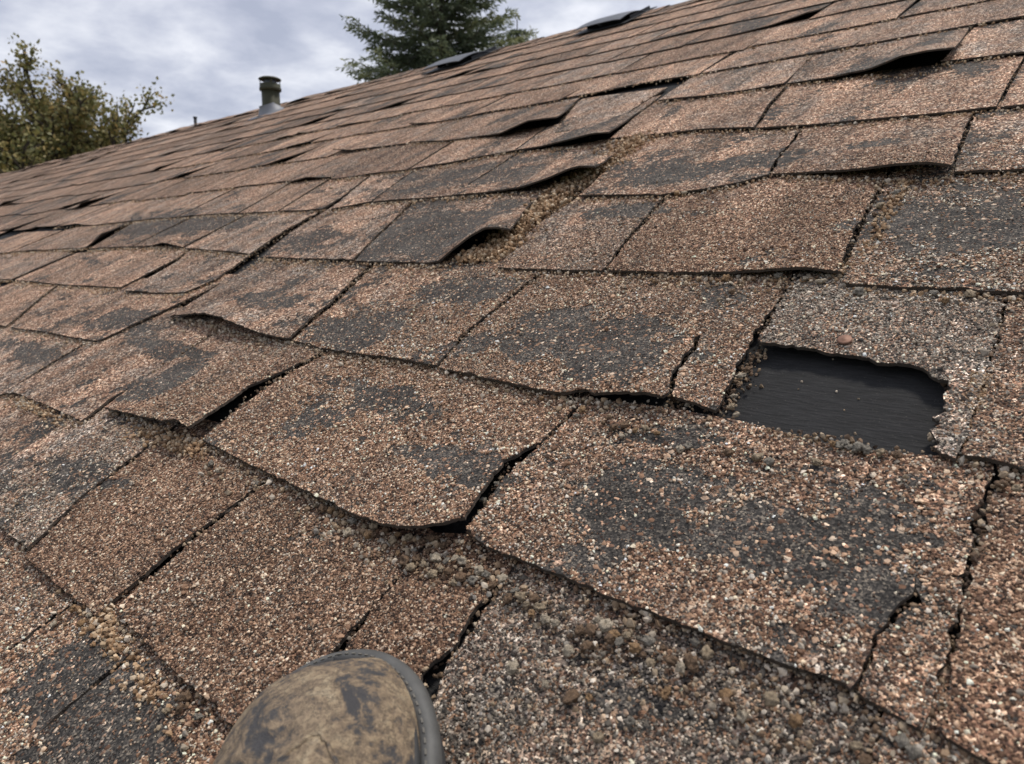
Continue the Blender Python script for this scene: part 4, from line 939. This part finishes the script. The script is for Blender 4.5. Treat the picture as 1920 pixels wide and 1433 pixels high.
wz = [(0.003, 0.0155), (0.0005, 0.018), (-0.0005, 0.0215), (0.0005, 0.025), (0.003, 0.0275), (0.006, 0.0282), (0.008, 0.0272), (0.0095, 0.0255), (0.013, 0.025)]
welt_o = new_obj('welt', loft('welt', [ring(i_, z_) for i_, z_ in wz]), M_RUB, boot)
new_obj('rand', loft('rand', [ring(0.0083, 0.026), ring(0.0080, 0.0295), ring(0.0088, 0.0315), ring(0.0102, 0.032), ring(0.0125, 0.031)], False, False), M_SOLE, boot)
# stitches on the welt
V, F = [], []
op = outline(400, 0.0052)
for i in range(0, len(op), 6):
    (x0, y0), (x1, y1) = op[i], op[(i + 3) % len(op)]
    dx, dy = x1 - x0, y1 - y0; L_ = math.hypot(dx, dy)
    if L_ < 1e-5: continue
    nx, ny = -dy / L_ * 0.0005, dx / L_ * 0.0005; s0 = len(V)
    for z_, kk in ((0.0276, 1.2), (0.0288, 0.7)):
        V += [(x0 + nx * kk, y0 + ny * kk, z_), (x1 + nx * kk, y1 + ny * kk, z_), (x1 - nx * kk, y1 - ny * kk, z_), (x0 - nx * kk, y0 - ny * kk, z_)]
    F += [(s0 + 4, s0 + 5, s0 + 6, s0 + 7), (s0, s0 + 1, s0 + 5, s0 + 4), (s0 + 1, s0 + 2, s0 + 6, s0 + 5), (s0 + 2, s0 + 3, s0 + 7, s0 + 6), (s0 + 3, s0, s0 + 4, s0 + 7)]
tag(new_obj('stitching', mesh_from('stitching', V, F), M_THR, welt_o), kind='stuff')
INS = 0.0088
def crown(l):                         # height of the upper above the welt along its middle
    d = -l - INS
    toe = 0.041 * (1 - math.exp(-max(0, d) / 0.026))
    inst = 0.055 * max(0, min(1, (d - 0.075) / 0.12)) ** 1.3
    return toe + inst
def upper_pt(l, q, extra=0.0):
    w_ = max(0.0, half_w(l) - INS)
    z_ = crown(l) * max(0, 1 - abs(q) ** 2.5) ** 0.62
    cr_ = (0.0016 * noise.noise(Vector((q * 3, l * 45, 2))) + 0.0009 * noise.noise(Vector((q * 9, l * 140, 7)))) * (1 if l < -0.05 else 0.4) + 0.0016 * math.sin(l * 420 + 1.5 * q) * max(0, min(1, (-l - 0.07) / 0.02)) * (1 - abs(q)) * (1 if l > -0.13 else 0)
    return (q * w_ + skew(l), l, 0.0255 + z_ + (cr_ if abs(q) < 0.98 else 0) + extra)
nl, nq = 140, 80
V = []
for i in range(nl + 1):
    l = -INS - (0.315 - 2 * INS) * (0.5 - 0.5 * math.cos(math.pi * i / nl))
    for j in range(nq + 1):
        q = math.sin(math.pi / 2 * (-1 + 2 * j / nq))
        V.append(upper_pt(l, q))
F = [(i * (nq + 1) + j, i * (nq + 1) + j + 1, (i + 1) * (nq + 1) + j + 1, (i + 1) * (nq + 1) + j) for i in range(nl) for j in range(nq)]
new_obj('upper', mesh_from('upper', V, F, True), M_LEA, boot)
# the overlay that starts behind the toe with its rolled, frayed edge
V, F = [], []
n1, n2 = 24, 20
def flap_front(q): return -0.083 - 0.075 * abs(q) ** 1.6 + 0.004 * noise.noise(Vector((q * 9, 0, 5)))
for lay in (0.0034, 0.0004):
    for i in range(n1 + 1):
        u_ = -1 + 2 * i / n1; q = 0.36 + 0.56 * u_
        for j in range(n2 + 1):
            l = flap_front(u_ * 0.9) * (1 - j / n2) - 0.215 * (j / n2)
            V.append(upper_pt(l, q, lay))
m_ = (n1 + 1) * (n2 + 1)
for i in range(n1):
    for j in range(n2):
        a0 = i * (n2 + 1) + j
        F.append((a0, a0 + 1, a0 + n2 + 2, a0 + n2 + 1)); F.append((m_ + a0, m_ + a0 + n2 + 1, m_ + a0 + n2 + 2, m_ + a0 + 1))
for i in range(n1):
    a0, a1 = i * (n2 + 1), (i + 1) * (n2 + 1)
    F.append((a0, a1, m_ + a1, m_ + a0))
for j in range(n2):
    F.append((j, m_ + j, m_ + j + 1, j + 1)); a0 = n1 * (n2 + 1) + j; F.append((a0, a0 + 1, m_ + a0 + 1, m_ + a0))
vamp_o = new_obj('vamp_overlay', mesh_from('vamp_overlay', V, F, True), M_LEA, boot)
def tube(name, pts, rad, seg=8):
    pts = [Vector(p) for p in pts]; rings = []
    for i, p in enumerate(pts):
        t_ = (pts[min(i + 1, len(pts) - 1)] - pts[max(i - 1, 0)]).normalized()
        u_ = t_.cross(Vector((0.1, 0.2, 1))).normalized(); v_ = t_.cross(u_)
        r_ = rad(i) if callable(rad) else rad
        rings.append([tuple(p + (u_ * math.cos(2 * math.pi * k / seg) + v_ * math.sin(2 * math.pi * k / seg)) * r_) for k in range(seg)])
    return loft(name, rings)
edge = [upper_pt(flap_front(u_ * 0.9), 0.36 + 0.56 * u_, 0.0032) for u_ in np.linspace(-1, 1, 50)]
new_obj('rolled_edge', tube('rolled_edge', edge, lambda i: 0.0011 + 0.0006 * noise.noise(Vector((i * 0.35, 0, 0)))), M_LEA, vamp_o)
for k in range(4):
    l = -0.125 - 0.022 * k
    new_obj('lace', tube('lace', [upper_pt(l - 0.012 * abs(q), q, 0.006 + 0.003 * (1 - abs(q))) for q in np.linspace(-0.05, 0.78, 14)], 0.0024), M_LACE, boot)
# ankle collar leaning back from the instep
rings = []
for k in range(9):
    h = 0.055 * k / 8
    rx, ry = 0.036 + 0.004 * (k / 8), 0.050 - 0.006 * (k / 8)
    c = Vector((0, -0.262 - 0.5 * h, 0.045 + h))
    rings.append([(c.x + rx * math.cos(2 * math.pi * i / 40), c.y + ry * math.sin(2 * math.pi * i / 40), c.z + 0.0015 * math.sin(i * 1.7 + k)) for i in range(40)])
cy = -0.262 - 0.5 * 0.055
inner = [[(x * 0.9, cy + (y - cy) * 0.9, z) for x, y, z in rings[-1]], [(x * 0.85, cy + (y - cy) * 0.85, z - 0.03) for x, y, z in rings[-1]]]
new_obj('ankle_collar', loft('ankle_collar', rings + inner, False, True), M_LEA, boot)

# ------------------------------------------------------------------ trees behind the ridge
def leaf_material(name, stops, trans=0.25):
    mt, nt, b = new_mat(name)
    a = N(nt, 'ShaderNodeAttribute', attribute_name='hue')
    r = ramp(nt, stops); nt.links.new(a.outputs['Fac'], r.inputs[0])
    nt.links.new(r.outputs[0], b.inputs['Base Color']); b.inputs['Roughness'].default_value = 0.6
    tr = N(nt, 'ShaderNodeBsdfTranslucent'); nt.links.new(r.outputs[0], tr.inputs['Color'])
    mx = N(nt, 'ShaderNodeMixShader'); mx.inputs[0].default_value = trans
    nt.links.new(b.outputs[0], mx.inputs[1]); nt.links.new(tr.outputs[0], mx.inputs[2])
    nt.links.new(mx.outputs[0], nt.nodes['Material Output'].inputs['Surface'])
    return mt
M_LEAF = leaf_material('autumn_leaf', [(0.0, (0.11, 0.12, 0.045)), (0.4, (0.22, 0.21, 0.08)), (0.7, (0.33, 0.27, 0.10)), (1.0, (0.44, 0.30, 0.12))])
M_NEED = leaf_material('spruce_needle', [(0.0, (0.06, 0.082, 0.05)), (0.5, (0.15, 0.182, 0.10)), (1.0, (0.30, 0.31, 0.15))], 0.35)
M_BARK = simple_mat('bark', (0.055, 0.042, 0.032), 0.9, var=0.4, scale=8, bump=0.02)

def leaf_cards(P, D, size, asp, droop=0.0):
    n = len(P)
    D = D / np.maximum(1e-6, np.linalg.norm(D, axis=1))[:, None]
    Rv = RNG.normal(size=(n, 3)); U = np.cross(D, Rv); U /= np.maximum(1e-6, np.linalg.norm(U, axis=1))[:, None]
    s = size[:, None]
    fold = np.cross(D, U) * s * 0.12
    p0 = P; p1 = P + D * s * 0.45 + U * s * asp - fold; p2 = P + D * s; p3 = P + D * s * 0.45 - U * s * asp - fold
    V = np.stack([p0, p1, p2, p3], 1).reshape(-1, 3)
    F = np.arange(4 * n).reshape(n, 4)
    return V, F
def limb_tube(V, F, pts, r0, r1, seg=7):
    pts = [Vector(p) for p in pts]; base = len(V)
    for i, p in enumerate(pts):
        t_ = (pts[min(i + 1, len(pts) - 1)] - pts[max(i - 1, 0)]).normalized()
        u_ = t_.cross(Vector((0.31, 0.2, 0.93) if abs(t_.z) < 0.95 else (1, 0, 0))).normalized(); v_ = t_.cross(u_)
        r_ = r0 + (r1 - r0) * i / (len(pts) - 1)
        for k in range(seg):
            V.append(tuple(p + (u_ * math.cos(2 * math.pi * k / seg) + v_ * math.sin(2 * math.pi * k / seg)) * r_))
    for i in range(len(pts) - 1):
        for k in range(seg):
            k2 = (k + 1) % seg
            F.append((base + i * seg + k, base + i * seg + k2, base + (i + 1) * seg + k2, base + (i + 1) * seg + k))

def broadleaf(loc, height, lobes, label, seed):
    rnd = random.Random(seed)
    root = empty('broadleaf_tree', matrix=Matrix.Translation(loc)); tag(root, label, 'tree', 'trees behind the roof')
    V, F = [], []
    tips = []
    trunk_top = Vector((0, 0, height * 0.36))
    limb_tube(V, F, [(0, 0, -0.1), (0.05, 0.02, height * 0.12), (0.02, 0.05, height * 0.25), tuple(trunk_top)], 0.24, 0.16, 10)
    def grow(p, d, L_, r, lev):
        pts = [p]
        q = p.copy(); dd = d.copy()
        for k in range(4):
            dd = (dd + Vector((rnd.gauss(0, 0.13), rnd.gauss(0, 0.13), rnd.gauss(0.05, 0.08)))).normalized()
            q = q + dd * L_ / 4; pts.append(q.copy())
            if lev > 0:
                for _ in range(2 if lev > 1 else 3):
                    sd = (dd + Vector((rnd.gauss(0, 0.75), rnd.gauss(0, 0.75), rnd.gauss(0.15, 0.5)))).normalized()
                    grow(q.copy(), sd, L_ * rnd.uniform(0.26, 0.44), r * 0.5, lev - 1)
            else:
                tips.append((q.copy(), dd.copy()))
        limb_tube(V, F, pts, r, r * 0.45, 6 if lev else 4)
    for (lx, ly, lz) in lobes:
        tgt = Vector((lx, ly, lz)); d = (tgt - trunk_top)
        grow(trunk_top - Vector((0, 0, rnd.uniform(0, 0.8))), d.normalized(), d.length, 0.11, 2)
    new_obj('trunk', mesh_from('trunk', V, F, True), M_BARK, root)
    P, Dd, hue = [], [], []
    for (p, d) in tips:
        ch = rnd.gauss(0.42, 0.2)
        for _ in range(rnd.randint(7, 13)):
            P.append((p.x + rnd.gauss(0, 0.13), p.y + rnd.gauss(0, 0.13), p.z + rnd.gauss(0, 0.12)))
            Dd.append((d.x + rnd.gauss(0, 0.8), d.y + rnd.gauss(0, 0.8), d.z + rnd.gauss(-0.3, 0.8))); hue.append(ch + rnd.gauss(0, 0.15) + 0.04 * (p.z - height * 0.75))
    P = np.array(P); Dd = np.array(Dd)
    LV, LF = leaf_cards(P, Dd, RNG.uniform(0.07, 0.13, len(P)), 0.36)
    me = mesh_from('crown', LV, LF); set_attr(me, 'hue', 'FLOAT', np.repeat(np.clip(hue, 0, 1), 4))
    new_obj('crown', me, M_LEAF, root)
    print('leaves', len(P))
broadleaf((-20.2, 6.35, -0.1), 7.6, [(-0.5, -0.9, 6.95), (-0.3, -0.5, 7.0), (-0.8, -1.7, 6.6), (0.2, 0.9, 7.0), (0.3, 0.5, 6.5), (0.5, 1.6, 6.5), (-0.6, -2.4, 6.2), (0.3, -0.6, 6.6), (0.6, 1.9, 6.3), (-0.2, 0.1, 6.3), (0.3, -1.5, 6.3), (0.2, 1.0, 6.0), (-0.2, -0.1, 6.8), (-0.4, -1.3, 6.9), (0.4, 1.3, 6.8), (0.0, 0.4, 6.9), (-0.6, -2.0, 6.5)],
          'yellowing broadleaf tree behind the left end of the ridge', 5)

def conifer(loc, height, base_r, slope_top, label, seed, zmin=1.0):
    rnd = random.Random(seed)
    root = empty('spruce_tree', matrix=Matrix.Translation(loc)); tag(root, label, 'tree', 'trees behind the roof')
    V, F = [], []
    limb_tube(V, F, [(0, 0, -0.1), (0.02, 0, height * 0.3), (0, 0.02, height * 0.65), (0, 0, height)], 0.05 + height * 0.014, 0.012, 10)
    P, Dd, hue, sz = [], [], [], []
    z = zmin
    while z < height - 0.15:
        R = min(base_r, (height - z) * slope_top)
        nb = 6 if R > 0.5 else 4
        ph = rnd.uniform(0, 6.28)
        for k in range(nb):
            t_ = ph + 2 * math.pi * k / nb + rnd.gauss(0, 0.2)
            L_ = R * rnd.uniform(0.68, 1.15)
            pts = []
            for s_ in np.linspace(0, 1, 7):
                pts.append(Vector((math.cos(t_) * L_ * s_, math.sin(t_) * L_ * s_, z + L_ * (0.30 * s_ - 0.52 * s_ * s_ + 0.46 * s_ ** 3))))
            limb_tube(V, F, pts, 0.012 + 0.012 * L_, 0.005, 5)
            od = Vector((math.cos(t_), math.sin(t_), 0)); sd = Vector((-od.y, od.x, 0))
            nt_ = int(9 + L_ * 17)
            bh = rnd.gauss(0.45, 0.18)
            for m2 in range(nt_):
                s_ = 0.12 + 0.88 * (m2 + rnd.random()) / nt_
                i = min(5, int(s_ * 6)); f_ = s_ * 6 - i
                p = pts[i].lerp(pts[i + 1], min(1, f_))
                side = 1 if m2 % 2 else -1
                tw = (0.12 + 0.34 * (1 - s_) * L_ / 1.5 + 0.10) * rnd.uniform(0.7, 1.25)
                td = (od * rnd.uniform(0.5, 0.9) + sd * side * rnd.uniform(0.35, 0.9) + Vector((0, 0, rnd.gauss(-0.22, 0.15)))).normalized()
                ns = max(2, int(tw / 0.055))
                for q in range(ns):
                    b_ = p + td * tw * q / ns
                    for rep in range(2):
                        P.append(tuple(b_)); dv = td + Vector((rnd.gauss(0, 0.5), rnd.gauss(0, 0.5), rnd.gauss(0.02, 0.45))); Dd.append(tuple(dv))
                        hue.append(bh + 0.35 * (s_ - 0.6) + rnd.gauss(0, 0.12)); sz.append(rnd.uniform(0.09, 0.15))
        z += rnd.uniform(0.21, 0.31) * (1.0 if R > 0.6 else 0.7)
    new_obj('trunk', mesh_from('trunk', V, F, True), M_BARK, root)
    P = np.array(P); LV, LF = leaf_cards(P, np.array(Dd), np.array(sz), 0.13)
    me = mesh_from('crown', LV, LF); set_attr(me, 'hue', 'FLOAT', np.repeat(np.clip(hue, 0, 1), 4))
    new_obj('crown', me, M_NEED, root)
    print('needle sprays', len(P))
conifer((-12.20, 11.68, 0), 13.4, 3.0, 0.385, 'tall dark spruce rising behind the middle of the ridge', 21, zmin=4.0)
conifer((-12.95, 15.2, 0), 10.1, 2.2, 0.24, 'slim spruce tip just right of the tall spruce', 33, zmin=5.0)
